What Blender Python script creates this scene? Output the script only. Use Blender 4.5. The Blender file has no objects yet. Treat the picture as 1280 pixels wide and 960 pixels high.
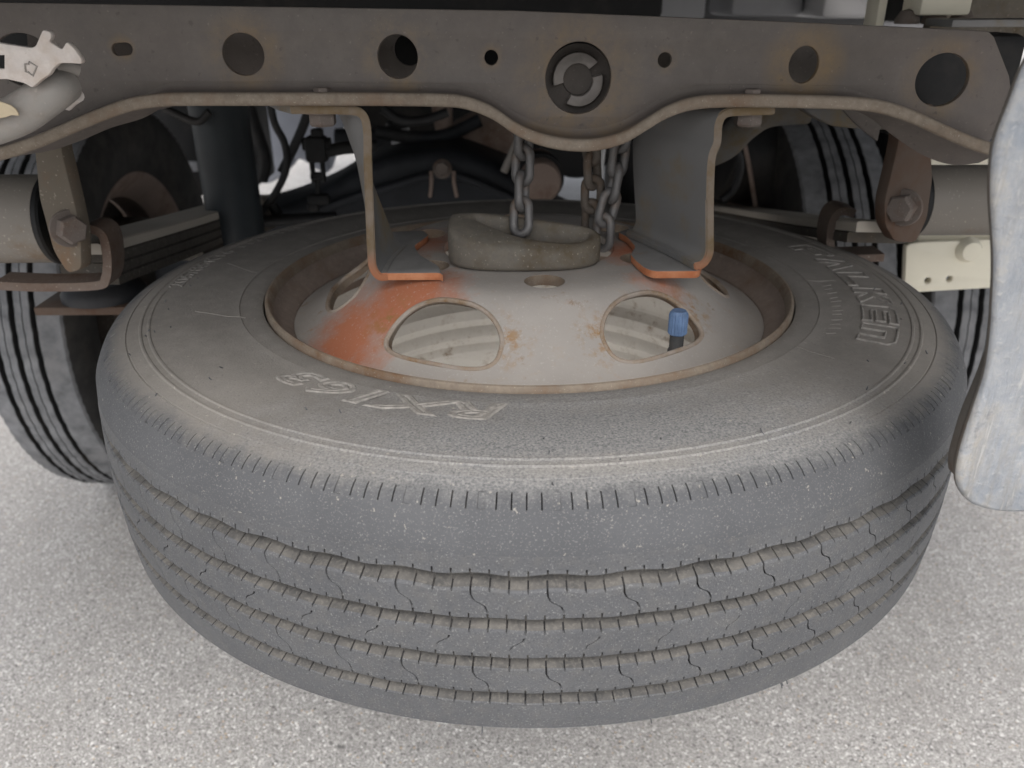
import bpy, bmesh, math, random
import numpy as np
from mathutils import Vector, Matrix
random.seed(4)
PI = math.pi
S = bpy.context.scene
COL = S.collection

# ------------------------------------------------------------------ camera
F, PITCH, YAW, ROLL = 1020.7, 0.44338, 0.01017, -0.00399
CAM = np.array([-0.0229, -0.73475, 0.3357])
_cy, _sy, _c, _s = math.cos(YAW), math.sin(YAW), math.cos(PITCH), math.sin(PITCH)
FW = np.array([_sy*_c, _cy*_c, -_s]); RT = np.array([_cy, -_sy, 0.0]); UP = np.cross(RT, FW)
RT, UP = math.cos(ROLL)*RT+math.sin(ROLL)*UP, -math.sin(ROLL)*RT+math.cos(ROLL)*UP
cd = bpy.data.cameras.new('camera'); cam = bpy.data.objects.new('camera', cd); COL.objects.link(cam)
cam.matrix_world = Matrix(((RT[0], UP[0], -FW[0], CAM[0]), (RT[1], UP[1], -FW[1], CAM[1]),
                           (RT[2], UP[2], -FW[2], CAM[2]), (0, 0, 0, 1)))
cd.sensor_fit = 'HORIZONTAL'; cd.sensor_width = 36; cd.lens = 36*F/1280
cd.clip_start = 0.02; cd.clip_end = 600
cd.dof.use_dof = True; cd.dof.focus_distance = 0.56; cd.dof.aperture_fstop = 9.0
S.camera = cam

# ------------------------------------------------------------------ world, sun, exposure
SUN_EL, SUN_AZ = math.radians(54), math.radians(178)     # azimuth clockwise from +Y: behind the camera, square on
w = bpy.data.worlds.new('World'); S.world = w; w.use_nodes = True
nt = w.node_tree; nt.nodes.clear()
sky = nt.nodes.new('ShaderNodeTexSky'); sky.sky_type = 'NISHITA'; sky.sun_disc = False
sky.sun_elevation = SUN_EL; sky.sun_rotation = SUN_AZ; sky.air_density = 1.0; sky.dust_density = 4.0; sky.ozone_density = 1.0
hs = nt.nodes.new('ShaderNodeHueSaturation'); hs.inputs['Saturation'].default_value = 0.35
bg = nt.nodes.new('ShaderNodeBackground'); bg.inputs['Strength'].default_value = 0.13
wo = nt.nodes.new('ShaderNodeOutputWorld')
nt.links.new(sky.outputs[0], hs.inputs['Color']); nt.links.new(hs.outputs[0], bg.inputs[0]); nt.links.new(bg.outputs[0], wo.inputs[0])
sl = bpy.data.lights.new('sun', 'SUN'); sl.energy = 1.5; sl.angle = math.radians(45); sl.color = (1, .97, .93)
sun = bpy.data.objects.new('sun', sl); COL.objects.link(sun)
sd = Vector((math.sin(SUN_AZ)*math.cos(SUN_EL), math.cos(SUN_AZ)*math.cos(SUN_EL), math.sin(SUN_EL)))
sun.rotation_euler = sd.to_track_quat('Z', 'Y').to_euler(); sun.location = sd*20
S.view_settings.view_transform = 'Standard'; S.view_settings.look = 'None'
S.view_settings.exposure = 1.06; S.view_settings.gamma = 1.0; S.view_settings.use_curve_mapping = False
S.render.engine = 'CYCLES'; S.cycles.max_bounces = 8

# ------------------------------------------------------------------ helpers
def at(px, py, **k):
    """point where the sight line of a photograph pixel meets a plane x=, y= or z= of the place"""
    r = RT*(px-640)/F-UP*(py-480)/F+FW
    (a, v), = k.items(); i = 'xyz'.index(a)
    return Vector(CAM+r*(v-CAM[i])/r[i])

def link(name, me, parent=None, mats=(), sharp=35, smooth=True):
    if smooth:
        me.polygons.foreach_set('use_smooth', np.ones(len(me.polygons), bool))
        me.set_sharp_from_angle(angle=math.radians(sharp))
    for m in (mats if isinstance(mats, (list, tuple)) else [mats]): me.materials.append(m)
    o = bpy.data.objects.new(name, me)
    COL.objects.link(o)
    if parent is not None:
        L = world(parent); me.transform(Matrix.Translation(-L)); o.parent = parent
    return o
def world(o):
    L = o.location.copy()
    while o.parent: o = o.parent; L += o.location
    return L
def tag(o, label=None, cat=None, group=None, kind=None):
    for k, v in (('label', label), ('category', cat), ('group', group), ('kind', kind)):
        if v: o[k] = v
    return o
def thing(name, label, cat, loc, group=None):
    o = bpy.data.objects.new(name, None); o.empty_display_size = .02; COL.objects.link(o); o.location = loc
    return tag(o, label, cat, group)
def mesh(v, f):
    me = bpy.data.meshes.new('m'); me.from_pydata([tuple(p) for p in v], [], f); me.update(); return me
def bm_mesh(bm, recalc=True):
    if recalc: bmesh.ops.recalc_face_normals(bm, faces=bm.faces)
    me = bpy.data.meshes.new('m'); bm.to_mesh(me); bm.free(); return me
def join(*mes):
    bm = bmesh.new()
    for m in mes: bm.from_mesh(m)
    me = bpy.data.meshes.new('m'); bm.to_mesh(me); bm.free(); return me
def lathe(prof, segs=96, closed=False, axis='z', origin=(0, 0, 0), a0=0, a1=2*PI):
    n = len(prof); full = abs(a1-a0-2*PI) < 1e-6; m = segs if full else segs+1
    v, f = [], []
    for i in range(m):
        a = a0+(a1-a0)*i/segs; c, s = math.cos(a), math.sin(a)
        for r, z in prof:
            p = (r*c, r*s, z) if axis == 'z' else (z, r*c, r*s) if axis == 'x' else (r*s, z, r*c)
            v.append((p[0]+origin[0], p[1]+origin[1], p[2]+origin[2]))
    for i in range(segs):
        j = (i+1) % m
        for k in range(n if closed else n-1):
            l = (k+1) % n
            f.append((i*n+k, j*n+k, j*n+l, i*n+l))
    bm = bmesh.new(); mm = mesh(v, f); bm.from_mesh(mm); bmesh.ops.remove_doubles(bm, verts=bm.verts, dist=1e-6)
    return bm_mesh(bm)
def catmull(pts, n=6):
    P = [Vector(p) for p in pts]; P = [2*P[0]-P[1]]+P+[2*P[-1]-P[-2]]; out = []
    for i in range(1, len(P)-2):
        for k in range(n):
            t = k/n; a, b, c, d = P[i-1:i+3]
            out.append(.5*((2*b)+(c-a)*t+(2*a-5*b+4*c-d)*t*t+(3*b-a-3*c+d)*t**3))
    return out+[P[-2]]
def tube(pts, r, segs=12, smooth=6, closed=False, prof=None, up=None):
    """sweep a circle (or profile of (side, up) points) along points"""
    P = catmull(pts, smooth) if smooth else [Vector(p) for p in pts]
    n = len(P); R = r if callable(r) else (lambda t: r)
    cir = prof or [(math.cos(2*PI*k/segs), math.sin(2*PI*k/segs)) for k in range(segs)]
    segs = len(cir); v, f = [], []; N = None
    for i, p in enumerate(P):
        T = ((P[(i+1) % n]-P[i-1]) if closed else (P[min(i+1, n-1)]-P[max(i-1, 0)])).normalized()
        if up is not None: N = T.cross(Vector(up)).normalized()
        elif N is None:
            N = T.orthogonal().normalized()
        else: N = (N-T*N.dot(T)).normalized()
        B = N.cross(T).normalized(); k_ = R(i/(n-1)) if prof is None else 1
        for a, b in cir: v.append(p+N*a*k_+B*b*k_)
    for i in range(n if closed else n-1):
        j = (i+1) % n
        for k in range(segs):
            l = (k+1) % segs; f.append((i*segs+k, j*segs+k, j*segs+l, i*segs+l))
    if not closed:
        f.append(tuple(range(segs))[::-1]); f.append(tuple((n-1)*segs+k for k in range(segs)))
    bm = bmesh.new(); bm.from_mesh(mesh(v, f)); return bm_mesh(bm)
def box(c, s, rot=None, bevel=.002, seg=2):
    bm = bmesh.new(); bmesh.ops.create_cube(bm, size=1)
    bmesh.ops.scale(bm, vec=s, verts=bm.verts)
    if bevel: bmesh.ops.bevel(bm, geom=bm.edges[:], offset=bevel, segments=seg, affect='EDGES', profile=.5)
    if rot is not None: bmesh.ops.transform(bm, matrix=rot.to_4x4(), verts=bm.verts)
    bmesh.ops.translate(bm, vec=c, verts=bm.verts); return bm_mesh(bm)
def curve_mesh(cu):
    o = bpy.data.objects.new('tmp', cu); COL.objects.link(o)
    dg = bpy.context.evaluated_depsgraph_get(); dg.update()
    me = bpy.data.meshes.new_from_object(o.evaluated_get(dg)); me.materials.clear()
    bpy.data.objects.remove(o); bpy.data.curves.remove(cu); return me
def flat(outline, holes=(), t=.005, bevel=.0008):
    cu = bpy.data.curves.new('c', 'CURVE'); cu.dimensions = '2D'; cu.fill_mode = 'BOTH'
    cu.extrude = max(t/2-bevel, 1e-5); cu.bevel_depth = bevel; cu.bevel_resolution = 1; cu.offset = -bevel
    for pts in [outline]+list(holes):
        sp = cu.splines.new('POLY'); sp.points.add(len(pts)-1)
        for p, q in zip(sp.points, pts): p.co = (q[0], q[1], 0, 1)
        sp.use_cyclic_u = True
    me = curve_mesh(cu)
    bm = bmesh.new(); bm.from_mesh(me); bmesh.ops.remove_doubles(bm, verts=bm.verts, dist=2e-5)
    return bm_mesh(bm)
def circle(cx, cy, r, n=32, ry=None):
    return [(cx+r*math.cos(2*PI*k/n), cy+(ry or r)*math.sin(2*PI*k/n)) for k in range(n)]
def plate_y(outline, holes, y, t, bevel=.0008):
    """plate in the plane y=const; outline of (x, z); front face at y, thickness away from the camera"""
    me = flat(outline, holes, t, bevel)
    me.transform(Matrix(((1, 0, 0, 0), (0, 0, 1, y+t/2), (0, 1, 0, 0), (0, 0, 0, 1)))); fixn(me); return me
def plate_x(outline, holes, x, t, bevel=.0008):
    me = flat(outline, holes, t, bevel)      # outline of (y, z)
    me.transform(Matrix(((0, 0, 1, x), (1, 0, 0, 0), (0, 1, 0, 0), (0, 0, 0, 1)))); fixn(me); return me
def plate_z(outline, holes, z, t, bevel=.0008):
    me = flat(outline, holes, t, bevel); me.transform(Matrix.Translation((0, 0, z+t/2))); return me
def fixn(me):
    bm = bmesh.new(); bm.from_mesh(me); bmesh.ops.recalc_face_normals(bm, faces=bm.faces); bm.to_mesh(me); bm.free()
def round_poly(pts, r=.004, n=4):
    out = []; m = len(pts)
    for i in range(m):
        p, a, b = Vector(pts[i]), Vector(pts[i-1]), Vector(pts[(i+1) % m])
        d1, d2 = (a-p), (b-p); q = min(r, d1.length*.45, d2.length*.45)
        s, e = p+d1.normalized()*q, p+d2.normalized()*q
        for k in range(n+1):
            t = k/n; out.append(tuple((1-t)**2*s+2*t*(1-t)*p+t*t*e))
    return out
def hexbolt(c, r, h, axis, rot=0.3, washer=True):
    """hexagon head with washer; axis points out of the surface"""
    q = Vector(axis).to_track_quat('Z', 'Y').to_matrix().to_4x4()
    bm = bmesh.new()
    prof = [(r*.86, h), (r, h*.86), (r, 0)]
    m1 = lathe([(0, h)]+prof, 6)
    m1.transform(Matrix.Rotation(rot, 4, 'Z')); m = m1
    if washer:
        m2 = lathe([(0, .0022), (r*1.25, .0022), (r*1.3, .0016), (r*1.3, 0)], 24); m = join(m1, m2)
    m.transform(Matrix.Translation(c) @ q); return m

# ------------------------------------------------------------------ materials
class NB:
    def __init__(s, name):
        s.m = bpy.data.materials.new(name); s.m.use_nodes = True; s.t = s.m.node_tree; s.t.nodes.clear()
        s.o = s.n('OutputMaterial'); s.b = s.n('BsdfPrincipled'); s.l(s.b.outputs[0], s.o.inputs[0])
        s.co = s.n('TexCoord').outputs['Object']
    def n(s, k, **p):
        x = s.t.nodes.new('ShaderNode'+k)
        for a, v in p.items(): setattr(x, a, v)
        return x
    def l(s, a, b): s.t.links.new(a, b)
    def noise(s, sc, det=5, rough=.6, vec=None, dist=0):
        x = s.n('TexNoise'); x.inputs['Scale'].default_value = sc; x.inputs['Detail'].default_value = det
        x.inputs['Roughness'].default_value = rough; x.inputs['Distortion'].default_value = dist
        s.l(vec or s.co, x.inputs['Vector']); return x.outputs[0]
    def voro(s, sc, out='Color', feat='F1', vec=None):
        x = s.n('TexVoronoi', feature=feat); x.inputs['Scale'].default_value = sc; s.l(vec or s.co, x.inputs['Vector']); return x.outputs[out]
    def ramp(s, v, stops):
        x = s.n('ValToRGB'); e = x.color_ramp.elements
        while len(e) < len(stops): e.new(.5)
        for i, (p, c) in enumerate(stops):
            e[i].position = p; e[i].color = (c, c, c, 1) if not hasattr(c, '__len__') else (*c, 1)
        s.l(v, x.inputs[0]); return x.outputs[0]
    def mix(s, f, a, b, mode='MIX'):
        x = s.n('Mix', data_type='RGBA', blend_type=mode)
        for i, v in ((0, f), (6, a), (7, b)):
            if isinstance(v, (int, float)): x.inputs[i].default_value = v if i == 0 else (v, v, v, 1)
            elif isinstance(v, tuple): x.inputs[i].default_value = (*v, 1)
            else: s.l(v, x.inputs[i])
        return x.outputs[2]
    def math(s, op, a, b=None, clamp=False):
        x = s.n('Math', operation=op, use_clamp=clamp)
        for i, v in enumerate((a, b)):
            if v is None: continue
            if isinstance(v, (int, float)): x.inputs[i].default_value = v
            else: s.l(v, x.inputs[i])
        return x.outputs[0]
    def xyz(s):
        x = s.n('SeparateXYZ'); s.l(s.co, x.inputs[0]); return x.outputs
    def blob(s, c, r0, r1, sc=(1, 1, 1)):
        """1 inside radius r0 of point c, falling to 0 at r1 (a stain)"""
        mp = s.n('Mapping'); mp.vector_type = 'POINT'
        mp.inputs['Scale'].default_value = sc; mp.inputs['Location'].default_value = [-a*b for a, b in zip(c, sc)]
        s.l(s.co, mp.inputs[0]); ln = s.n('VectorMath', operation='LENGTH'); s.l(mp.outputs[0], ln.inputs[0])
        mr = s.n('MapRange'); mr.inputs[1].default_value = r0; mr.inputs[2].default_value = r1
        mr.inputs[3].default_value = 1; mr.inputs[4].default_value = 0; s.l(ln.outputs[1], mr.inputs[0]); return mr.outputs[0]
    def bump(s, h, d=.001, st=1.0):
        x = s.n('Bump'); x.inputs['Strength'].default_value = st; x.inputs['Distance'].default_value = d
        s.l(h, x.inputs['Height']); s.l(x.outputs[0], s.b.inputs['Normal'])
    def done(s, col, rough=.8, metal=0, spec=.3):
        if isinstance(col, tuple): s.b.inputs['Base Color'].default_value = (*col, 1)
        else: s.l(col, s.b.inputs['Base Color'])
        if isinstance(rough, (int, float)): s.b.inputs['Roughness'].default_value = rough
        else: s.l(rough, s.b.inputs['Roughness'])
        s.b.inputs['Metallic'].default_value = metal; s.b.inputs['Specular IOR Level'].default_value = spec
        return s.m

def worn_metal(name, base, rust=(.16, .085, .04), amount=.45, sc=9, rough=.65, metal=0.0, dust=None, speck=True, dark=.75):
    b = NB(name)
    n1 = b.noise(sc, 8, .65); n2 = b.noise(sc*9, 4, .7); n3 = b.noise(sc*.35, 3, .5)
    col = b.mix(b.ramp(n3, [(.3, 0), (.7, 1)]), tuple(c*dark for c in base), base)
    if dust: col = b.mix(b.math('MULTIPLY', b.ramp(n2, [(.35, 0), (.7, 1)]), .6), col, dust)
    m = b.math('MULTIPLY', b.ramp(n1, [(.62-.25*amount, 0), (.80-.2*amount, 1)]), b.ramp(n2, [(.3, .35), (.6, 1)]))
    col = b.mix(m, col, rust)
    if speck: col = b.mix(b.math('MULTIPLY', b.ramp(b.noise(sc*28, 2, .5), [(.66, 0), (.72, 1)]), .4), col, (.42, .38, .32))
    b.bump(b.math('ADD', b.math('MULTIPLY', n2, .6), n1), .0006, .5)
    return b.done(col, b.ramp(n1, [(.3, rough-.12), (.7, rough+.15)]), metal)

def plain(name, col, rough=.7, sc=30, var=.3, metal=0, bump=.0004):
    b = NB(name); n = b.noise(sc, 5, .6)
    c = b.mix(b.ramp(n, [(.3, 0), (.7, 1)]), tuple(x*(1-var) for x in col), tuple(min(1, x*(1+var)) for x in col))
    c = b.mix(b.math('MULTIPLY', b.ramp(b.noise(sc*.25, 6, .7), [(.5, 0), (.75, 1)]), .5), c, tuple(.6*x+.4*y for x, y in zip(col, (.16, .13, .10))))
    b.bump(n, bump, .6); return b.done(c, rough, metal)

# rubber of the tread: grey blue, fine speckle
def tread_mat():
    b = NB('tread_rubber')
    n = b.noise(14, 6, .6); f = b.noise(900, 2, .5); g = b.noise(120, 4, .6)
    c = b.mix(b.ramp(n, [(.3, 0), (.7, 1)]), (.065, .067, .072), (.085, .087, .092))
    c = b.mix(b.math('MULTIPLY', b.ramp(g, [(.45, 0), (.75, 1)]), .35), c, (.115, .110, .102))
    c = b.mix(b.math('MULTIPLY', b.ramp(f, [(.60, 0), (.72, 1)]), .65), c, (.20, .20, .195))
    c = b.mix(b.math('MULTIPLY', b.ramp(f, [(.28, 1), (.42, 0)]), .7), c, (.045, .046, .05))
    b.bump(b.math('ADD', f, g), .0005, .7)
    return b.done(c, .72, 0, .35)
def groove_mat():
    b = NB('groove_dust'); n = b.noise(55, 6, .65); f = b.noise(500, 3, .6)
    c = b.mix(b.ramp(n, [(.35, 0), (.65, 1)]), (.058, .057, .056), (.112, .106, .098))
    c = b.mix(b.math('MULTIPLY', b.ramp(f, [(.5, 0), (.7, 1)]), .5), c, (.165, .154, .138)); b.bump(f, .0005, .6)
    return b.done(c, .9, 0, .15)
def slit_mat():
    return plain('slit_shade_rubber', (.022, .022, .024), .9, 60, .3)  # near-black tone that deepens the shade inside the slits
def side_mat():
    b = NB('sidewall_rubber')
    x, y, z = b.xyz()
    n = b.noise(7, 6, .6); f = b.noise(650, 3, .6); g = b.noise(70, 5, .65); tn = b.noise(14, 6, .6); f9 = b.noise(900, 2, .5)
    dust = b.mix(b.ramp(n, [(.3, 0), (.7, 1)]), (.165, .153, .139), (.220, .206, .189))
    dust = b.mix(b.math('MULTIPLY', b.ramp(g, [(.42, 0), (.7, 1)]), .45), dust, (.27, .252, .229))
    rub = b.mix(b.ramp(f, [(.36, 0), (.66, 1)]), (.112, .115, .121), (.250, .248, .244))
    rad = b.n('VectorMath', operation='LENGTH'); cb = b.n('CombineXYZ'); b.l(x, cb.inputs[0]); b.l(y, cb.inputs[1]); b.l(cb.outputs[0], rad.inputs[0])
    # wiped patch on the near side, where dust has been rubbed off
    wip = b.math('ADD', b.blob((.055, -.345, .09), .06, .26, (.75, 1.5, 1)), b.math('MULTIPLY', b.math('SUBTRACT', g, .5), .9))
    wip = b.math('MULTIPLY', b.ramp(wip, [(.10, 0), (.85, 1)]), .85)
    c = b.mix(wip, dust, rub)
    # band of loose dust along the moulded rings
    band = b.math('MULTIPLY', b.ramp(b.math('ADD', rad.outputs[1], b.math('MULTIPLY', b.math('SUBTRACT', g, .5), .02)), [(.322, 0), (.333, 1), (.339, 1), (.350, 0)]), b.ramp(b.noise(9, 5, .6), [(.4, 0), (.65, .35)]))
    c = b.mix(band, c, (.27, .25, .22))
    # the shoulder is scuffed clean of dust, raggedly
    t = b.mix(b.ramp(tn, [(.3, 0), (.7, 1)]), (.065, .067, .072), (.085, .087, .092))
    t = b.mix(b.math('MULTIPLY', b.ramp(f9, [(.60, 0), (.72, 1)]), .65), t, (.20, .20, .195))
    k = b.math('ADD', rad.outputs[1], b.math('ADD', b.math('MULTIPLY', b.math('SUBTRACT', g, .5), .020), b.math('MULTIPLY', b.math('SUBTRACT', n, .5), .016)))
    c = b.mix(b.ramp(k, [(.3500, 0), (.3640, 1)]), c, t)
    c = b.mix(b.math('MULTIPLY', b.ramp(f, [(.62, 0), (.72, 1)]), .30), c, (.32, .30, .27))
    c = b.mix(b.math('MULTIPLY', b.ramp(f, [(.28, 1), (.4, 0)]), .40), c, (.065, .065, .065))
    c = b.mix(b.math('MULTIPLY', b.ramp(b.noise(260, 2, .5), [(.70, 0), (.76, 1)]), .5), c, (.40, .37, .32))
    b.bump(b.math('ADD', f, g), .0005, .7)
    return b.done(c, .84, 0, .25)
M = {}
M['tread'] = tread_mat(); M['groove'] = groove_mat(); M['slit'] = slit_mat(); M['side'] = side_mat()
M['letter'] = plain('letter_rubber', (.225, .212, .195), .85, 200, .35)
M['old_tread'] = plain('old_tread_rubber', (.17, .173, .18), .8, 40, .35)
M['old_side'] = plain('old_sidewall_rubber', (.035, .034, .033), .8, 30, .3)
M['old_groove'] = plain('old_groove_rubber', (.014, .014, .015), .9, 30, .3)
M['black'] = plain('black_paint', (.009, .009, .0095), .6, 20, .4)
M['black_hose'] = plain('black_hose_rubber', (.015, .015, .016), .5, 40, .3)
M['axle'] = plain('axle_black_iron', (.018, .020, .024), .62, 14, .35)
def beam_mat():
    b = NB('frame_grey_brown_paint')
    n1 = b.noise(7, 8, .65); n2 = b.noise(60, 5, .7); n3 = b.noise(2.5, 4, .5); sp = b.noise(330, 2, .5)
    c = b.mix(b.ramp(n3, [(.35, 0), (.65, 1)]), (.090, .080, .072), (.122, .101, .091))
    c = b.mix(b.math('MULTIPLY', b.ramp(n2, [(.4, 0), (.7, 1)]), .5), c, (.140, .120, .103))
    c = b.mix(b.math('MULTIPLY', b.ramp(n1, [(.5, 0), (.75, 1)]), .5), c, (.085, .075, .066))
    h = None
    for px, py in ((304, 68), (497, 71), (723, 98), (1005, 81), (1178, 100), (152, 61), (614, 72), (831, 75), (723, 150)):
        p = at(px, py, y=-.095)-Vector((0, -.095, .25)); r = .021 if px not in (152, 614, 831) else .007
        if px == 723: r = .032
        q = b.blob(tuple(p), r*.9, r*1.6); h = q if h is None else b.math('MAXIMUM', h, q)
    h = b.math('MULTIPLY', h, b.ramp(b.math('ADD', b.math('MULTIPLY', n1, .6), b.math('MULTIPLY', n2, .5)), [(.45, 0), (.70, .85)]))
    c = b.mix(h, c, (.165, .115, .062))
    c = b.mix(b.math('MULTIPLY', b.ramp(sp, [(.66, 0), (.74, 1)]), .28), c, (.24, .21, .185))
    c = b.mix(b.math('MULTIPLY', b.ramp(b.noise(150, 3, .6), [(.64, 0), (.70, 1)]), .5), c, (.06, .05, .045))
    b.bump(b.math('ADD', n2, b.math('MULTIPLY', sp, .5)), .0006, .6)
    return b.done(c, b.ramp(n1, [(.3, .5), (.7, .75)]), 0, .35)
M['beam'] = beam_mat(); M['beam_old'] = worn_metal('frame_grey_brown_paint', (.150, .134, .122), (.16, .125, .095), .08, 7, .6, dust=(.17, .155, .14), speck=False, dark=.85)
M['beam_edge'] = worn_metal('frame_edge_dusty', (.195, .160, .124), (.15, .095, .06), .5, 22, .8, dust=(.27, .23, .185))
M['bracket'] = worn_metal('bracket_grey_paint', (.195, .192, .188), (.17, .12, .05), .58, 13, .65, dark=.62, speck=False)
M['chain'] = worn_metal('chain_zinc', (.155, .15, .148), (.16, .11, .075), .5, 30, .5, metal=.3)
M['rusty_chain'] = worn_metal('chain_rusty', (.125, .105, .088), (.10, .065, .042), .6, 30, .7)
M['hanger'] = worn_metal('hanger_cast_iron', (.135, .122, .105), (.075, .052, .025), .6, 16, .8, dust=(.165, .145, .115))
M['rust'] = worn_metal('rusty_brown_iron', (.105, .077, .060), (.085, .045, .028), .7, 14, .8, speck=False)
M['shackle'] = worn_metal('shackle_olive_brown', (.145, .122, .095), (.16, .10, .06), .5, 12, .75)
M['bolt'] = worn_metal('bolt_rusty', (.15, .125, .11), (.11, .065, .045), .35, 30, .75)
M['eye'] = worn_metal('spring_eye_steel', (.21, .19, .165), (.15, .10, .06), .35, 12, .6)
M['leaf'] = worn_metal('leaf_spring_steel', (.085, .077, .068), (.09, .065, .045), .4, 12, .75, dust=(.13, .118, .10))
M['leaf_top'] = worn_metal('leaf_spring_dusty', (.55, .50, .43), (.36, .30, .23), .2, 12, .9)
M['collar'] = plain('collar_grey_steel', (.30, .275, .255), .6, 40, .3)
M['clip'] = worn_metal('clip_rusty_steel', (.15, .115, .095), (.10, .055, .035), .6, 14, .75)
M['shock'] = plain('shock_dark_teal', (.022, .027, .031), .5, 10, .3)
M['hook'] = worn_metal('tow_hook_steel', (.29, .275, .255), (.15, .11, .08), .3, 10, .6, dust=(.3, .27, .24))
M['latch'] = worn_metal('latch_pale_steel', (.56, .51, .475), (.34, .25, .18), .25, 18, .6, dust=(.62, .57, .52))
M['tan'] = plain('tan_tape', (.55, .46, .32), .8, 40, .2)
M['cream'] = plain('cream_paint', (.72, .68, .56), .5, 6, .06)
M['greypanel'] = plain('grey_panel', (.34, .345, .36), .5, 6, .15)
M['darkpanel'] = plain('dark_grey_panel', (.10, .10, .105), .5, 5, .3)
M['bluepanel'] = plain('blue_grey_plastic', (.33, .345, .39), .55, 6, .15)
M['copper'] = worn_metal('drum_brown', (.25, .19, .16), (.12, .07, .045), .5, 12, .7)
M['rimdark'] = worn_metal('road_rim_brown_black', (.05, .042, .036), (.06, .035, .02), .4, 9, .8)
M['silver'] = plain('dull_silver', (.55, .55, .56), .4, 12, .15, .4)
M['valve'] = plain('valve_rubber', (.045, .045, .045), .7, 60, .3)
M['cap'] = plain('valve_cap_blue', (.11, .175, .30), .5, 120, .25)
M['bed'] = plain('cargo_bed_steel', (.04, .04, .04), .7, 6, .3)

def rim_mat(name, inner=False):
    b = NB(name)
    n = b.noise(11, 7, .65); f = b.noise(90, 5, .7); s = b.noise(420, 2, .5)
    base = (.78, .75, .69) if inner else (.352, .326, .300)
    c = b.mix(b.ramp(n, [(.3, 0), (.7, 1)]), tuple(k*.82 for k in base), base)
    c = b.mix(b.math('MULTIPLY', b.ramp(f, [(.55, 0), (.8, 1)]), .45), c, (.32, .24, .16))
    r = b.math('MULTIPLY', b.ramp(b.noise(24, 8, .75), [(.60, 0), (.68, 1)]), b.ramp(f, [(.4, .2), (.6, 1)]))
    c = b.mix(r, c, (.20, .115, .05))
    if inner:
        c = b.mix(b.math('MULTIPLY', b.ramp(b.noise(26, 8, .8), [(.56, 0), (.66, 1)]), b.ramp(f, [(.35, .2), (.6, .9)])), c, (.24, .16, .08))
    if not inner:
        # red oxide rubbed on around the left bracket foot and down to the hand hole, a little at the right foot
        k = b.math('MULTIPLY', b.math('SUBTRACT', n, .5), .7)
        o = b.math('MAXIMUM', b.blob((-.110, -.108, .126), .02, .080, (1, 1.3, 1)), b.blob((-.157, -.122, .10), .012, .075, (1.25, .8, .7)))
        o = b.math('MAXIMUM', o, b.math('MULTIPLY', b.blob((.108, -.092, .126), .0, .05, (1, 1.6, 1)), .75))
        o = b.math('MAXIMUM', o, b.math('MULTIPLY', b.blob((.09, -.02, .128), .0, .06), .9))
        o = b.math('MAXIMUM', o, b.math('MULTIPLY', b.blob((-.10, .02, .128), .0, .06), .8))
        o = b.math('ADD', o, b.math('ADD', k, b.math('MULTIPLY', b.math('SUBTRACT', f, .5), .8)))
        c = b.mix(b.math('MULTIPLY', b.ramp(o, [(.15, 0), (.85, 1)]), .85), c, (.40, .120, .046))
        # rust scabs beside the hand holes
        h = None
        for a in (-116, -54):
            for da in (-17.5, 17.5):
                q = b.blob((.165*math.cos(math.radians(a+da)), .165*math.sin(math.radians(a+da)), .10), .0, .030)
                h = q if h is None else b.math('MAXIMUM', h, q)
        h = b.math('MULTIPLY', h, b.ramp(f, [(.47, 0), (.60, 1)]))
        c = b.mix(h, c, (.27, .15, .055))
        sp = b.ramp(b.noise(42, 4, .7), [(.70, 0), (.74, 1)]); c = b.mix(b.math('MULTIPLY', sp, .7), c, (.16, .09, .045))
    c = b.mix(b.math('MULTIPLY', b.ramp(s, [(.62, 0), (.7, 1)]), .25), c, (.5, .47, .43))
    b.bump(b.math('ADD', f, b.math('MULTIPLY', s, .4)), .0005, .5)
    return b.done(c, .72, 0, .3)
M['disc'] = rim_mat('disc_dusty_silver'); M['well'] = rim_mat('rim_well_silver', True)
M['disc_edge'] = worn_metal('hand_hole_edge', (.33, .285, .245), (.21, .13, .065), .75, 34, .8, dust=(.36, .31, .26))
M['lip'] = worn_metal('rim_lip_rusty', (.19, .155, .122), (.13, .075, .042), .65, 26, .75, dust=(.26, .215, .165))
M['barrel'] = worn_metal('rim_barrel_brown', (.24, .190, .160), (.16, .10, .065), .45, 14, .75, dust=(.28, .23, .195))

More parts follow.
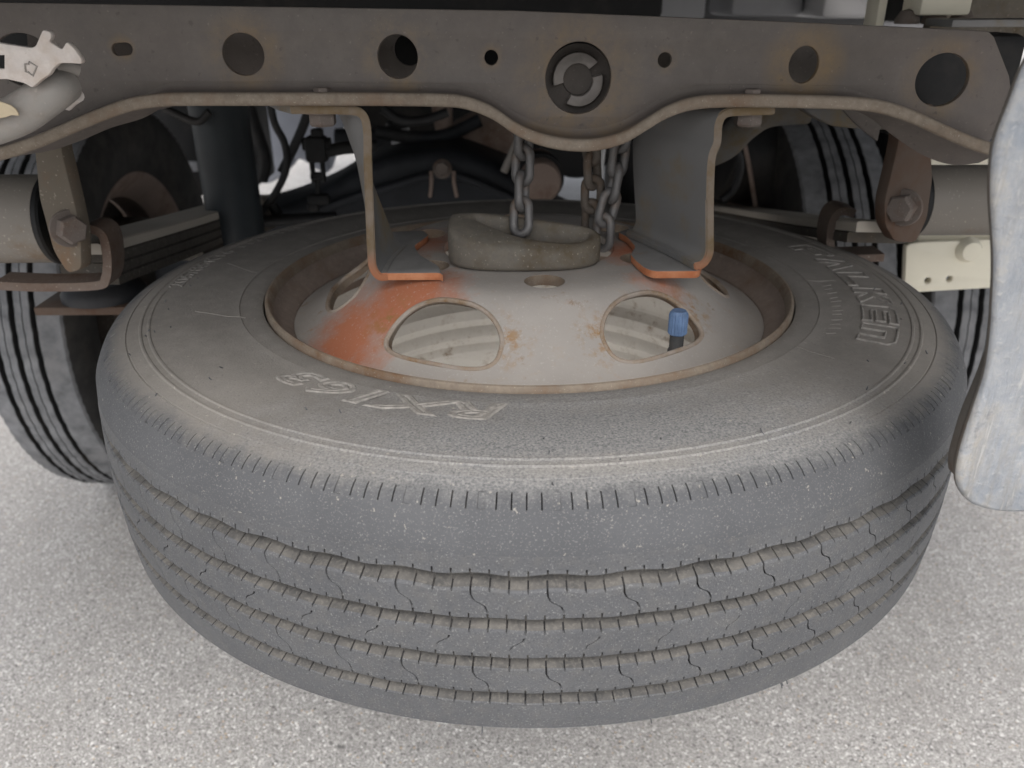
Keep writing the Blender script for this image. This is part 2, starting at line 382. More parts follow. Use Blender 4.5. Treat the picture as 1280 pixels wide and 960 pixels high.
def guard_mat():
    b = NB('guard_oxidised_paint')
    n = b.noise(22, 10, .8, dist=.3); f = b.noise(75, 8, .8); g = b.noise(300, 3, .6)
    c = b.mix(b.ramp(n, [(.35, 0), (.62, 1)]), (.19, .215, .25), (.33, .335, .34))
    c = b.mix(b.math('MULTIPLY', b.ramp(f, [(.5, 0), (.75, 1)]), .7), c, (.33, .31, .28))
    c = b.mix(b.ramp(b.math('MULTIPLY', n, f), [(.33, 0), (.42, 1)]), c, (.14, .165, .21))
    c = b.mix(b.math('MULTIPLY', b.ramp(g, [(.58, 0), (.7, 1)]), .4), c, (.45, .45, .45))
    mp = b.n('Mapping'); mp.inputs['Scale'].default_value = (1, 1, .12); b.l(b.co, mp.inputs[0])
    st = b.noise(95, 6, .7, vec=mp.outputs[0]); sc = b.noise(190, 3, .6, vec=mp.outputs[0])
    c = b.mix(b.math('MULTIPLY', b.ramp(st, [(.48, 0), (.68, 1)]), .65), c, (.20, .185, .16))
    c = b.mix(b.math('MULTIPLY', b.ramp(n, [(.55, 0), (.68, 1)]), .6), c, (.345, .31, .255))
    c = b.mix(b.math('MULTIPLY', b.ramp(sc, [(.62, 0), (.68, 1)]), .5), c, (.46, .46, .46))
    c = b.mix(b.math('MULTIPLY', b.ramp(b.noise(48, 6, .75), [(.60, 0), (.68, 1)]), .7), c, (.12, .13, .15))
    b.bump(b.math('ADD', f, b.math('ADD', n, st)), .0016, .9); return b.done(c, b.ramp(n, [(.3, .35), (.7, .7)]), 0, .4)
M['guard'] = guard_mat()
M['guard_side'] = worn_metal('guard_side_brown', (.135, .122, .108), (.11, .08, .06), .3, 20, .8, speck=False)

def ground_mat():
    b = NB('aggregate_paving')
    n = b.noise(1.6, 5, .6); m = b.noise(9, 5, .6)
    v1 = b.n('TexVoronoi'); v1.inputs['Scale'].default_value = 330; b.l(b.co, v1.inputs[0])
    v2 = b.n('TexVoronoi'); v2.inputs['Scale'].default_value = 760; b.l(b.co, v2.inputs[0])
    sx = b.n('SeparateColor'); b.l(v1.outputs['Color'], sx.inputs[0]); sy = b.n('SeparateColor'); b.l(v2.outputs['Color'], sy.inputs[0])
    st = b.ramp(sx.outputs[0], [(0, (.10, .10, .10)), (.22, (.30, .29, .28)), (.60, (.40, .388, .376)), (.80, (.56, .54, .52)), (1, (.84, .83, .81))])
    st = b.mix(b.ramp(sx.outputs[1], [(.972, 0), (.98, 1)]), st, (.46, .36, .26))
    fi = b.ramp(sy.outputs[0], [(0, (.20, .195, .19)), (.5, (.37, .36, .345)), (1, (.56, .545, .53))])
    c = b.mix(b.ramp(sx.outputs[2], [(.45, 0), (.5, 1)]), fi, st)
    c = b.mix(b.math('MULTIPLY', b.ramp(v1.outputs['Distance'], [(.45, 0), (.9, 1)]), .45), c, (.20, .19, .18))
    c = b.mix(b.math('MULTIPLY', b.ramp(m, [(.35, 1), (.6, 0)]), .22), c, (.24, .225, .21))
    c = b.mix(b.math('MULTIPLY', b.ramp(n, [(.35, 1), (.65, 0)]), .25), c, (.28, .26, .24))
    b.bump(b.math('ADD', b.math('MULTIPLY', v1.outputs['Distance'], -1), b.math('MULTIPLY', v2.outputs['Distance'], -.4)), .002, .6)
    return b.done(c, .85, 0, .3)
M['ground'] = ground_mat()

# ------------------------------------------------------------------ setting
ZG = -0.59
g = link('ground', mesh([(-200, -200, ZG), (200, -200, ZG), (200, 200, ZG), (-200, 200, ZG)], [(0, 1, 2, 3)]), None, M['ground'], smooth=False)
tag(g, 'pale grey exposed aggregate paving under the truck', kind='structure')

# ------------------------------------------------------------------ spare wheel
R0, NP = .378, 55
wheel = thing('spare_wheel', 'big dusty spare tyre on a grey steel wheel hanging flat under the frame', 'spare wheel', (0, 0, 0))
GZ = [.0432, .0144, -.0144, -.0432]
def crown(z): return R0-.0058*(z/.082)**2
rows = []   # r, z, normal(r,z), kind of slit, wave amplitude, twist, material of the band above->this
def row(r, z, nrm=(1, 0), sl=None, wave=0., tw=0., mat=0, sd=0.): rows.append((r, z, nrm, sl, wave, tw, mat, sd))
# upper sidewall from the bead outward
SIDE = [(.2385, .058), (.2390, .086), (.2400, .0925), (.2435, .0938), (.2500, .0942), (.2585, .0947), (.2592, .0955), (.2625, .0953), (.27, .0948),
        (.282, .0960), (.296, .0966), (.310, .0964), (.322, .0958), (.3288, .0953), (.3296, .0961), (.3310, .0961), (.3318, .0951), (.3352, .0947),
        (.3360, .0954), (.3374, .0954), (.3382, .0943), (.3436, .0932), (.3468, .0925), (.3472, .0916), (.3478, .0915), (.3482, .0921), (.3530, .0908)]
for r, z in SIDE: row(r, z, mat=2)
n45 = (.6, .8)
row(.3535, .0906, n45, None, mat=2)
row(.3568, .0897, n45, None, mat=2)
row(.3570, .0896, n45, 'sho', mat=2, sd=.0018)
row(.3590, .0888, n45, 'sho', mat=2, sd=.0030)
row(.3625, .0866, n45, 'sho', mat=2, sd=.0030)
row(.3652, .0839, (.8, .6), 'sho', mat=2, sd=.0026)
row(.36535, .0837, (.8, .6), None, mat=2)
row(.3682, .0798, (.8, .6), None, mat=2)
row(.3708, .0750, mat=2); row(crown(.068), .068, mat=2); row(crown(.060), .060, mat=2)
tw = 0.
for gi, gz in enumerate(GZ):
    hw = .0050 if gi == 0 else .0043
    wv = (.0010, .0004, .0003, .0003)[gi]
    c = crown(gz); dp = .0085
    tl = .0032
    row(crown(gz+hw+tl), gz+hw+tl, wave=wv*.4, tw=tw, mat=0)
    row(crown(gz+hw+tl), gz+hw+tl-.0002, sl='tick', wave=wv*.4, tw=tw, mat=0, sd=.004)
    row(c-.0002, gz+hw+.0004, sl='tick', wave=wv, tw=tw, mat=0, sd=.004)
    row(c-.0012, gz+hw, sl='tick', wave=wv, tw=tw, mat=0, sd=.004)
    row(c-dp, gz+hw*.45, wave=wv*.7, tw=tw, mat=1)
    row(c-dp, gz-hw*.35, wave=wv*.7, tw=tw, mat=1)
    row(c-dp*.5, gz-hw*.70, sl='tick', wave=wv, tw=tw, mat=1, sd=.003)
    row(c-.0012, gz-hw, sl='tick', wave=wv, tw=tw, mat=1, sd=.004)
    row(c-.0002, gz-hw-.0004, sl='tick', wave=wv, tw=tw, mat=0, sd=.004)
    row(crown(gz-hw-.0016), gz-hw-.0016, sl='tick', wave=wv, tw=tw, mat=0, sd=.004)
    row(crown(gz-hw-.0018), gz-hw-.0018, sl='rib' if gi in (0, 2) else None, wave=wv, tw=tw, mat=0, sd=.004)
    if gi < 3:
        z0, z1 = gz-hw-.002, GZ[gi+1]+.0043+tl+.0004
        t1 = tw+(.22 if gi != 1 else -.22)
        if gi == 1: row(crown(z0-.003), z0-.003, wave=0, tw=tw, mat=0)
        for k, (u, q) in enumerate(((.12, .02), (.34, .16), (.42, .30), (.58, .70), (.66, .84), (.88, .98))):
            z = z0+(z1-z0)*u
            kind = 'rib' if gi != 1 else ('mini' if k < 5 else None)
            row(crown(z), z, sl=kind, wave=0, tw=tw+(t1-tw)*q, mat=0, sd=.004)
        if gi == 1: row(crown(z1+.002), z1+.002, wave=0, tw=t1, mat=0)
        tw = t1
for z in (-.055, -.063, -.070): row(crown(z), z, tw=0, mat=0)
for r, z in ((.3675, -.0755), (.3625, -.0815), (.354, -.087), (.340, -.092), (.31, -.0965), (.28, -.0955), (.255, -.089), (.2435, -.079), (.2405, -.07), (.2385, -.058)):
    row(r, z, mat=2)
cols = []   # phase, {slit kind: depth factor}
for k in range(4):
    wd = (.0110, .0092, .0110, .0092)[k]
    for d, on in ((-wd-.0025, 0), (-wd, 1), (wd, 1), (wd+.0025, 0)):
        fl = {'tick': 1 if k else .9}
        if k == 0: fl['rib'] = 1
        if k == 2: fl['mini'] = 1
        cols.append((k/4+d, fl if on else {}))
for k in range(5):
    wd = .0095 if k else .05
    for d, on in ((-wd-.002, 0), (-wd, 1), (wd, 1), (wd+.002, 0)):
        cols.append((.125+.2*k+d, ({'sho': 1 if k else .35}) if on else {}))
for p in (.045, .205, .29, .38, .45, .60, .65, .80, .86, .965): cols.append((p, {}))
cols.sort(key=lambda q: q[0])
rng = np.random.default_rng(3)
nr, nc = len(rows), len(cols)
ph = np.concatenate([[p+i for p, _ in cols] for i in range(NP)])
V = np.zeros((nc*NP, nr, 3))
seg_j = rng.uniform(.55, 1.2, NP)
for j, (r, z, nrm, slk, wv, twi, mt, sd_) in enumerate(rows):
    dep = np.array([(fl.get(slk, 0) if slk else 0) for _, fl in cols]); dep = np.tile(dep, NP)*np.repeat(seg_j, nc)*sd_
    th = 2*PI*(ph+twi)/NP - PI/2
    zz = z+wv*np.sin(2*PI*(ph+.15))+.00025*np.sin(th*3)
    rr = r-dep*nrm[0]+.0006*np.sin(th*2+1); zz = zz-dep*nrm[1]
    V[:, j, 0] = rr*np.cos(th); V[:, j, 1] = rr*np.sin(th); V[:, j, 2] = zz
NC = nc*NP
ii, jj = np.meshgrid(np.arange(NC), np.arange(nr-1), indexing='ij'); i2 = (ii+1) % NC
Fq = np.stack([ii*nr+jj, ii*nr+jj+1, i2*nr+jj+1, i2*nr+jj], -1).reshape(-1, 4)
me = bpy.data.meshes.new('tyre'); me.vertices.add(NC*nr); me.vertices.foreach_set('co', V.reshape(-1).astype(np.float32))
me.loops.add(len(Fq)*4); me.loops.foreach_set('vertex_index', Fq.reshape(-1).astype(np.int32))
me.polygons.add(len(Fq)); me.polygons.foreach_set('loop_start', np.arange(0, len(Fq)*4, 4, dtype=np.int32))
rm = np.array([r[6] for r in rows]); bandm = np.minimum(rm[1:], 9)
bandm = np.where((rm[1:] == 1) | (rm[:-1] == 1), np.where((rm[1:] == 1), 1, 0), rm[1:])
fm = np.tile(bandm, NC).reshape(NC, nr-1).copy()
# floor of every slit coloured darker, its shade put into the rubber colour
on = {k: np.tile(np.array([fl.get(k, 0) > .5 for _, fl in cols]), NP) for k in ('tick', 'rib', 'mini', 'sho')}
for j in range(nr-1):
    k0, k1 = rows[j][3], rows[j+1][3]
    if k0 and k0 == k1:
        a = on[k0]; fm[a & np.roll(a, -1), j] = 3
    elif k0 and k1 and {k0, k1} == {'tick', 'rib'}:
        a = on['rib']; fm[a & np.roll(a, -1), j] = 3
me.polygons.foreach_set('material_index', fm.reshape(-1).astype(np.int32)); me.update(); me.validate()
bmx = bmesh.new(); bmx.from_mesh(me); bmesh.ops.recalc_face_normals(bmx, faces=bmx.faces[:]); bmx.to_mesh(me); bmx.free()
tyre = link('tyre', me, wheel, [M['tread'], M['groove'], M['side'], M['slit']], sharp=40)

# raised lettering on the sidewall
SR = np.array([p[0] for p in SIDE]); SZ = np.array([p[1] for p in SIDE])
def letters(text, az, rbase, size, width, shear=0., fill=False, bev=.0007, off=0.):
    """text along the sidewall, tops outward, reading clockwise seen from above, starting at azimuth az (degrees)"""
    cu = bpy.data.curves.new('t', 'FONT'); cu.body = text; cu.size = 1; cu.shear = shear; cu.resolution_u = 3
    cu.fill_mode = 'BOTH' if fill else 'NONE'; cu.bevel_depth = bev/size if not fill else .0; cu.offset = off
    if fill: cu.extrude = .0005/size
    cu.bevel_resolution = 1
    m = curve_mesh(cu)
    n = len(m.vertices); co = np.zeros(n*3, np.float32); m.vertices.foreach_get('co', co); co = co.reshape(-1, 3)
    x0, x1 = co[:, 0].min(), co[:, 0].max(); y1 = co[:, 1].max()
    X = (co[:, 0]-x0)/(x1-x0)*width; Y = co[:, 1]/y1*size; Z = co[:, 2]*size
    r = rbase+Y; a = math.radians(az)-X/(rbase+size/2)
    out = np.stack([r*np.cos(a), r*np.sin(a), np.interp(r, SR, SZ)+Z+.0002], -1)
    m.vertices.foreach_set('co', out.reshape(-1)); m.update()
    return link('raised_lettering', m, tyre, M['letter'], smooth=True)
BLOCK = {'N': [(0, 0), (0, 1), (.82, 1), (1, .82), (1, 0), (.68, 0), (.68, .68), (.32, .68), (.32, 0)],
 'E': [(0, 0), (0, .82), (.18, 1), (1, 1), (1, .76), (.32, .76), (.32, .62), (.95, .62), (.95, .38), (.32, .38), (.32, .24), (1, .24), (1, 0)],
 'K': [(0, 0), (0, 1), (.32, 1), (.32, .62), (.62, 1), (1, 1), (.58, .5), (1, 0), (.62, 0), (.32, .38), (.32, 0)],
 'L': [(0, 0), (0, 1), (.32, 1), (.32, .27), (1, .27), (1, 0)],
 'A': [(0, 0), (.34, 1), (.66, 1), (1, 0), (.70, 0), (.5, .62), (.30, 0)],
 'F': [(0, 0), (0, .82), (.18, 1), (1, 1), (1, .75), (.32, .75), (.32, .58), (.88, .58), (.88, .34), (.32, .34), (.32, 0)]}
def block_letter(ch, az, wid, rbase, size, r=.0011):
    pts = []
    P = BLOCK[ch]
    for (x0, y0), (x1, y1) in zip(P, P[1:]+P[:1]):
        for k in range(4):
            u = k/4; x, y = x0+(x1-x0)*u, y0+(y1-y0)*u
            rr = rbase+y*size; a = math.radians(az-x*wid); pts.append((rr*math.cos(a), rr*math.sin(a), float(np.interp(rr, SR, SZ))+.0002))
    return link('raised_letter', tube(pts, r, 6, 0, closed=True), tyre, M['letter'])
for k, ch in enumerate('FALKEN'): block_letter(ch, 19.5-8.85*k, 7.4, .293, .0265)

letters('RX163', -94.5, .262, .0245, .172, .25, bev=.0011)
letters('205/85R16 117/115L', 183, .318, .014, .235, 0, True)
# faint ribs and hairs moulded on the sidewall
def rib_line(a0, r0, a1, r1, h=.0004):
    pts = []
    for k in range(7):
        t = k/6; a = math.radians(a0+(a1-a0)*t); r = r0+(r1-r0)*t
        pts.append((r*math.cos(a), r*math.sin(a), float(np.interp(r, SR, SZ))+.0001))
    return tube(pts, h, 6, 2)
ribs = [rib_line(-163.6, .295, -158.3, .256), rib_line(169.7, .302, 174.2, .262), rib_line(30, .30, 27, .262), rib_line(-40, .258, -41.5, .29), rib_line(-2, .258, -2.5, .285),
        rib_line(128, .302, 126, .262)]
for k in range(13):                       # close row of short strokes at the right, too worn to be read
    a = -31+2.35*k+random.uniform(-.3, .3)
    ribs.append(rib_line(a, .2695, a+.5, .2695+random.choice((.007, .0085, .008)), .00035))
for k in range(11):
    a = 150-2.6*k+random.uniform(-.5, .5); ribs.append(rib_line(a, .271, a+random.uniform(-.8, .8), .279, .0004))
ml = link('mould_line', join(*ribs), tyre, M['side']); ml['kind'] = 'stuff'
hairs = []
for k in range(90):
    a = random.uniform(-PI, PI); hi = random.random() < .5
    r = .3660 if hi else random.uniform(.30, .352); z = -.0765 if hi else float(np.interp(r, SR, SZ))
    p = Vector((r*math.cos(a), r*math.sin(a), z)); d = Vector((math.cos(a)*.6, math.sin(a)*.6, -.75)) if hi else Vector((random.uniform(-.6, .6), random.uniform(-.6, .6), .5)).normalized()
    L = random.uniform(.003, .006) if hi else random.uniform(.0012, .003)
    hairs.append(tube([p-d*.0015, p+d*L*.5, p+d*L+Vector((0, 0, random.uniform(-.001, .001)))], .00045, 5, 0))
vh = link('vent_hair', join(*hairs), tyre, M['tread']); vh['kind'] = 'stuff'

# rim: rolled lip and stepped barrel
lip = [(.2320, .0885), (.2332, .0940), (.2346, .0968), (.2362, .0978), (.2378, .0972), (.2387, .0955), (.2389, .090), (.2384, .084), (.2380, .078)]
rim = link('rim', lathe([(.2330, .0890), (.2312, .0845), (.2290, .0805), (.2250, .0775), (.2205, .0755), (.2168, .071), (.2155, .050), (.209, .036), (.2035, .030), (.2025, .022),
     (.2055, .016), (.2062, .006), (.2010, .000), (.1960, -.004), (.1950, -.016), (.1990, -.021), (.2020, -.027), (.1985, -.032), (.1985, -.040), (.2060, -.045), (.2090, -.053), (.2070, -.057), (.2070, -.062), (.2155, -.069), (.223, -.074), (.230, -.084), (.2345, -.0945),
     (.2383, -.0988), (.2412, -.0962), (.2400, -.080), (.2370, -.058), (.212, -.05), (.200, -.02), (.2085, .02), (.222, .06)], 160), wheel, [M['barrel'], M['well']])
for p in rim.data.polygons:
    if p.center.z < .058: p.material_index = 1
link('rim_lip', lathe(lip, 200), rim, M['lip'])

# wheel disc with six hand holes, six bolt holes and the hub hole
dp = [(.2185, .0690), (.2105, .0710), (.2015, .0752), (.187, .0838), (.163, .1012), (.150, .1130), (.142, .1200), (.134, .1250), (.126, .1275), (.110, .1280), (.092, .1280), (.0785, .1280),
      (.0775, .127), (.0775, .1195), (.0785, .1190), (.110, .1190), (.125, .1186), (.132, .1165), (.140, .1115), (.158, .0955), (.182, .0765), (.200, .0655), (.2090, .0615), (.2185, .0595)]
disc_me = lathe(dp, 180, closed=True)
disc = link('wheel_disc', disc_me, rim, M['disc'], sharp=40)
cut = bmesh.new()
def add_cut(mat, r, ry, n=40, d=.03):
    me_ = flat(circle(0, 0, r, n, ry), (), d, .0005); me_.transform(mat); cut.from_mesh(me_)
for k in range(6):
    a = math.radians(-85+30+60*k)
    base = Matrix.Rotation(a, 4, 'Z') @ Matrix.Translation((.163, 0, .1005)) @ Matrix.Rotation(math.radians(42), 4, 'Y')
    # squarish oval
    pts = []
    for q in range(48):
        t = 2*PI*q/48; cx, sy_ = math.cos(t), math.sin(t)
        e = 2/2.5
        pts.append((.0295*math.copysign(abs(cx)**e, cx), .0475*math.copysign(abs(sy_)**e, sy_)*(1+.12*cx)))
    m_ = flat(pts, (), .05, .0005); m_.transform(base); cut.from_mesh(m_)
    a = math.radians(-84.5+60*k)
    add_cut(Matrix.Translation((.105*math.cos(a), .105*math.sin(a), .123)), .0165, .0165)
cme = bpy.data.meshes.new('cut'); cut.to_mesh(cme); cut.free()
co_ = bpy.data.objects.new('cut', cme); COL.objects.link(co_)
md = disc.modifiers.new('b', 'BOOLEAN'); md.operation = 'DIFFERENCE'; md.solver = 'EXACT'; md.object = co_; md.material_mode = 'TRANSFER'; cme.materials.append(M['lip'])
bpy.context.view_layer.update()
dg = bpy.context.evaluated_depsgraph_get()
nm = bpy.data.meshes.new_from_object(disc.evaluated_get(dg)); disc.modifiers.clear(); disc.data = nm
bpy.data.objects.remove(co_)
# rolled edges of the hand holes
bm = bmesh.new(); bm.from_mesh(nm)
bmesh.ops.dissolve_degenerate(bm, dist=1e-5, edges=bm.edges)
bm.to_mesh(nm); bm.free()
nm.polygons.foreach_set('use_smooth', np.ones(len(nm.polygons), bool)); nm.set_sharp_from_angle(angle=math.radians(40))

hp_r = np.array([p[0] for p in dp[:12]])[::-1]; hp_z = np.array([p[1] for p in dp[:12]])[::-1]
for k in range(6):
    a = math.radians(-85+30+60*k)
    base = Matrix.Rotation(a, 4, 'Z') @ Matrix.Translation((.163, 0, .1005)) @ Matrix.Rotation(math.radians(42), 4, 'Y')
    rim_pts = []
    for x, y in pts:
        p = base @ Vector((x*1.015, y*1.015, 0)); r = math.hypot(p.x, p.y)
        rim_pts.append((p.x, p.y, float(np.interp(r, hp_r, hp_z))-.0010))
    link('hand_hole_rim', tube(rim_pts, .0021, 8, 0, closed=True), rim, M['disc_edge'])
# valve
vx, vy, vz = .1135, -.138, -.0050
vs = link('valve_stem', lathe([(0, .102), (.0052, .102), (.0056, .098), (.0056, .088), (.0066, .086), (.0066, .005), (.010, .000), (.010, -.01)], 20, origin=(vx, vy, vz)), wheel, M['valve'])
capm = lathe([(0, .1195), (.0055, .1195), (.0068, .1175), (.0072, .116), (.0072, .101), (.0066, .1000)], 40, origin=(vx, vy, vz))
for i_, v_ in enumerate(capm.vertices):                # knurling
    d = Vector((v_.co.x-vx, v_.co.y-vy, 0))
    if d.length > .0067:
        a = math.atan2(d.y, d.x); k = 1 + (.05 if int(round(a/(2*PI)*40)) % 2 else -.03)
        v_.co.x = vx+d.x*k; v_.co.y = vy+d.y*k
link('valve_cap', capm, vs, M['cap'], sharp=15)

# ------------------------------------------------------------------ crossmember
YW, YE = -.095, -.113
cm = thing('frame_crossmember', 'grey brown steel crossmember with round holes and a wavy lower flange', 'frame beam', (0, YW, .25))
BOT = [(-120, 215), (-40, 203), (0, 194), (40, 181), (80, 164), (120, 147), (160, 133), (200, 127), (240, 126), (320, 126), (440, 126), (540, 127), (580, 130), (615, 143), (645, 163), (675, 176), (710, 183),
       (745, 183), (780, 174), (808, 158), (835, 142), (870, 131), (920, 128), (1000, 129), (1060, 131), (1100, 135), (1140, 147), (1180, 165), (1215, 180), (1246, 190)]
drop = {1100: .004, 1140: .013, 1180: .017, 1215: .015, 1246: .008, 120: .006, 160: .007, 80: .006, 40: .004}
BP = [at(x, y, y=YE) for x, y in BOT]
DR = catmull([(0, 0, drop.get(x, 0)) for x, _ in BOT], 4)
BL = catmull([(p.x, 0, p.z) for p in BP], 4)
fv, ff = [], []
T = .0062
for p, dr in zip(BL, DR):
    d = dr.z
    prof = [(YW, p.z-d+.0105), (YW-.0008, p.z-d+.0085), (YW-.003, p.z-d+.0066), (YW-.007, p.z-d*.9+.0054), (YE+.004, p.z+.0055), (YE+.001, p.z+.0050), (YE, p.z+.0036), (YE-.0003, p.z-.0018), (YE+.001, p.z-.0034),
            (YE+.004, p.z-.0040), (YW+.003, p.z-d-.0040), (YW+.0062, p.z-d+.002), (YW+.0062, p.z-d+.0105)]
    for y, z in prof: fv.append((p.x, y, z))
n = 13
for i in range(len(BL)-1):
    for k in range(n):
        l = (k+1) % n; ff.append((i*n+k, (i+1)*n+k, (i+1)*n+l, i*n+l))
ff.append(tuple(range(n))); ff.append(tuple((len(BL)-1)*n+k for k in range(n))[::-1])
bm = bmesh.new(); bm.from_mesh(mesh(fv, ff)); fl_me = bm_mesh(bm)
flange = link('flange', fl_me, cm, [M['beam'], M['beam_edge']], sharp=50)
for p in fl_me.polygons:
    c = p.center.y+cm.location.y
    if c < YE+.0028: p.material_index = 1
web_out = [(p.x, p.z-dr.z+.0100) for p, dr in zip(BL, DR)]
tops = [at(x, y, y=YW) for x, y in ((1243, 46), (1236, 39), (1180, 36), (960, 26), (640, 13), (320, 8), (0, 3), (-120, 1))]
re = at(1262, 95, y=YW)
web_out = web_out+[(re.x+.012, re.z-.03), (re.x, re.z)]+[(t.x, t.z) for t in tops]
def hole(px, py, rx, ry, n=36):
    c = at(px, py, y=YW); a = at(px+rx, py, y=YW); b = at(px, py-ry, y=YW)
    return circle(c.x, c.z, a.x-c.x, n, b.z-c.z)
holes = [hole(304, 68, 26, 27), hole(497, 71, 25, 28), hole(614, 72, 8.5, 9.5), hole(723, 98, 41, 46, 48), hole(831, 75, 8.5, 9.5), hole(1005, 81, 18.5, 23.5), hole(1178, 100, 33, 34), hole(30, 75, 38, 34)]
sl_ = []
cA, cB = at(147, 62, y=YW), at(158, 61, y=YW)
for k in range(13): a = PI/2+PI*k/12; sl_.append((cA.x+.0042*math.cos(a), cA.z+.0042*math.sin(a)))
for k in range(13): a = -PI/2+PI*k/12; sl_.append((cB.x+.0042*math.cos(a), cB.z+.0042*math.sin(a)))
holes.append(sl_)
link('web', plate_y(web_out, holes, YW, .0055, .0010), cm, M['beam'])
# closing plate behind the web
bk = [(p.x, p.z-dr.z*1.5+.001) for p, dr in zip(BL, DR) if -.42 < p.x < .30]
bk = bk+[(.30, .312), (-.40, .325)]
bh = [circle(at(511, 62, y=-.02).x, at(505, 62, y=-.02).z, .012), circle(at(614, 72, y=-.02).x, at(614, 72, y=-.02).z, .018), circle(at(723, 98, y=-.02).x, at(723, 98, y=-.02).z, .031)]
link('back_plate', plate_y(bk, bh, -.02, .004), cm, M['beam'])
# round boss in the middle hole with its two raised collars
bc = at(721, 98, y=-.035)
boss = link('boss', lathe([(.0270, -.052), (.0265, -.041), (.0120, -.041), (.0115, -.043), (0, -.043)], 48, axis='y', origin=(bc.x, 0, bc.z)), cm, M['beam'])
def collar(a0, a1, r0, r1, dx=0, dz=0):
    pts = [(r1*math.cos(a0+(a1-a0)*k/16), r1*math.sin(a0+(a1-a0)*k/16)) for k in range(17)]
    pts += [(r0*math.cos(a1+(a0-a1)*k/16), r0*math.sin(a1+(a0-a1)*k/16)) for k in range(17)]
    pts = [(bc.x+dx+x, bc.z+dz+z) for x, z in pts]
    return link('collar', plate_y(pts, (), -.050, .016, .001), boss, M['collar'])
collar(math.radians(38), math.radians(196), .0112, .0195, -.0005, .0010); collar(math.radians(-120), math.radians(15), .0112, .0190, .0005, -.0010)
# bolts through the flange
for px, py in ((403, 119), (940, 121)):
    p = at(px, py, y=-.103); link('flange_bolt', hexbolt((p.x, -.103, p.z-.0005), .0062, .006, (0, 0, 1)), cm, M['bolt'])

# ------------------------------------------------------------------ the two brackets that press on the wheel
ZF = .1284
def bracket(label, path_px, foot_px, lean, depth, flange_px, sgn):
    """bent plate: a web from the beam flange down to a foot lying on the disc"""
    root = thing('wheel_bracket', label, 'bracket', at(*path_px[-1], z=ZF), 'brackets holding the spare wheel')
    yf = -.103
    path = [at(x, y, y=yf) for x, y in path_px]
    path = [Vector((p.x, yf, max(p.z, ZF+.0036))) for p in path]
    P = catmull(path, 5)
    t = .0066; v, f = [], []; K = 7
    n = len(P)
    for i, p in enumerate(P):
        T_ = (P[min(i+1, n-1)]-P[max(i-1, 0)]).normalized(); N = Vector((-T_.z, 0, T_.x))*sgn
        s = (p.z-ZF)/(P[0].z-ZF)                      # 1 at the top, 0 at the foot
        dd = depth[0]*s+depth[1]*(1-s); ln = lean[0]*s+lean[1]*(1-s)
        for k in range(K+1):
            q = k/K
            bend = .010*max(0, (q-.45))*sgn
            o = p+Vector((ln*q+bend, dd*q, 0))
            v.append(o+N*t/2); v.append(o-N*t/2)
    m = 2*(K+1)
    for i in range(n-1):
        for k in range(K):
            for s_ in (0, 1):
                a = i*m+2*k+s_; f.append((a, a+2, a+m+2, a+m) if s_ == 0 else (a, a+m, a+m+2, a+2))
        for k in (0, K): a = i*m+2*k; f.append((a, a+m, a+m+1, a+1))
    for i in (0, n-1):
        for k in range(K): a = i*m+2*k; f.append((a, a+1, a+3, a+2))
    bm = bmesh.new(); bm.from_mesh(mesh(v, f)); bmesh.ops.recalc_face_normals(bm, faces=bm.faces)
    ed = [e for e in bm.edges if len(e.link_faces) == 2 and e.calc_face_angle(0) > 1.2]
    bmesh.ops.bevel(bm, geom=ed, offset=.0009, segments=2, affect='EDGES')
    wm = bm_mesh(bm); o = link('bracket_web', wm, root, [M['bracket'], M['edge_l'] if 'edge_l' in M else M['beam_edge']], sharp=45)
    for p in wm.polygons:
        if p.center.y+root.location.y < yf+.0016: p.material_index = 1
    foot = [at(x, y, z=ZF+.0066) for x, y in foot_px]
    for q in foot[:2]: q.y = yf+.0004
    fo = round_poly([(q.x, q.y) for q in foot], .005)
    fm_ = plate_z(fo, (), ZF+.0003, .0064, .0009)
    fo_ = link('bracket_foot', fm_, root, [M['foot'], M['foot_edge']])
    for p in fm_.polygons:
        if abs(p.normal.z) < .8: p.material_index = 1
    return root
def foot_mat():
    b = NB('bracket_foot_paint'); n = b.noise(30, 6, .7)
    c = b.mix(b.ramp(n, [(.35, 0), (.65, 1)]), (.17, .165, .16), (.22, .215, .21))
    c = b.mix(b.ramp(b.noise(18, 6, .7), [(.60, 0), (.72, 1)]), c, (.26, .13, .07)); b.bump(n, .0005, .5); return b.done(c, .65)
def fedge_mat():
    b = NB('bracket_foot_red_oxide'); n = b.noise(60, 5, .7)
    c = b.mix(b.ramp(n, [(.35, 0), (.65, 1)]), (.36, .12, .05), (.47, .21, .11)); b.bump(n, .0004, .5); return b.done(c, .8)
M['foot'] = foot_mat(); M['foot_edge'] = fedge_mat()
def edge_mat():
    b = NB('bracket_edge_stained'); x, y, z = b.xyz(); n = b.noise(25, 6, .7)
    c = b.mix(b.ramp(n, [(.4, 0), (.6, 1)]), (.185, .152, .122), (.14, .10, .055))
    o = b.ramp(b.math('ADD', z, b.math('MULTIPLY', b.math('SUBTRACT', n, .5), .03)), [(.003, .9), (.026, 0)])
    c = b.mix(o, c, (.33, .125, .06)); b.bump(n, .0004, .5); return b.done(c, .8)
M['edge_l'] = edge_mat()
bl = bracket('left grey steel bracket with orange rubbed foot, standing on the wheel disc', [(363, 137), (400, 137), (435, 138), (452, 142), (459, 160), (460, 200), (462, 260), (464, 315), (466, 335), (474, 346), (486, 349)],
        [(470, 351), (548, 349), (554, 344), (548, 332), (524, 318), (518, 307), (536, 294), (530, 288), (478, 290), (468, 320)], (-.036, .004), (.052, .085), None, 1)
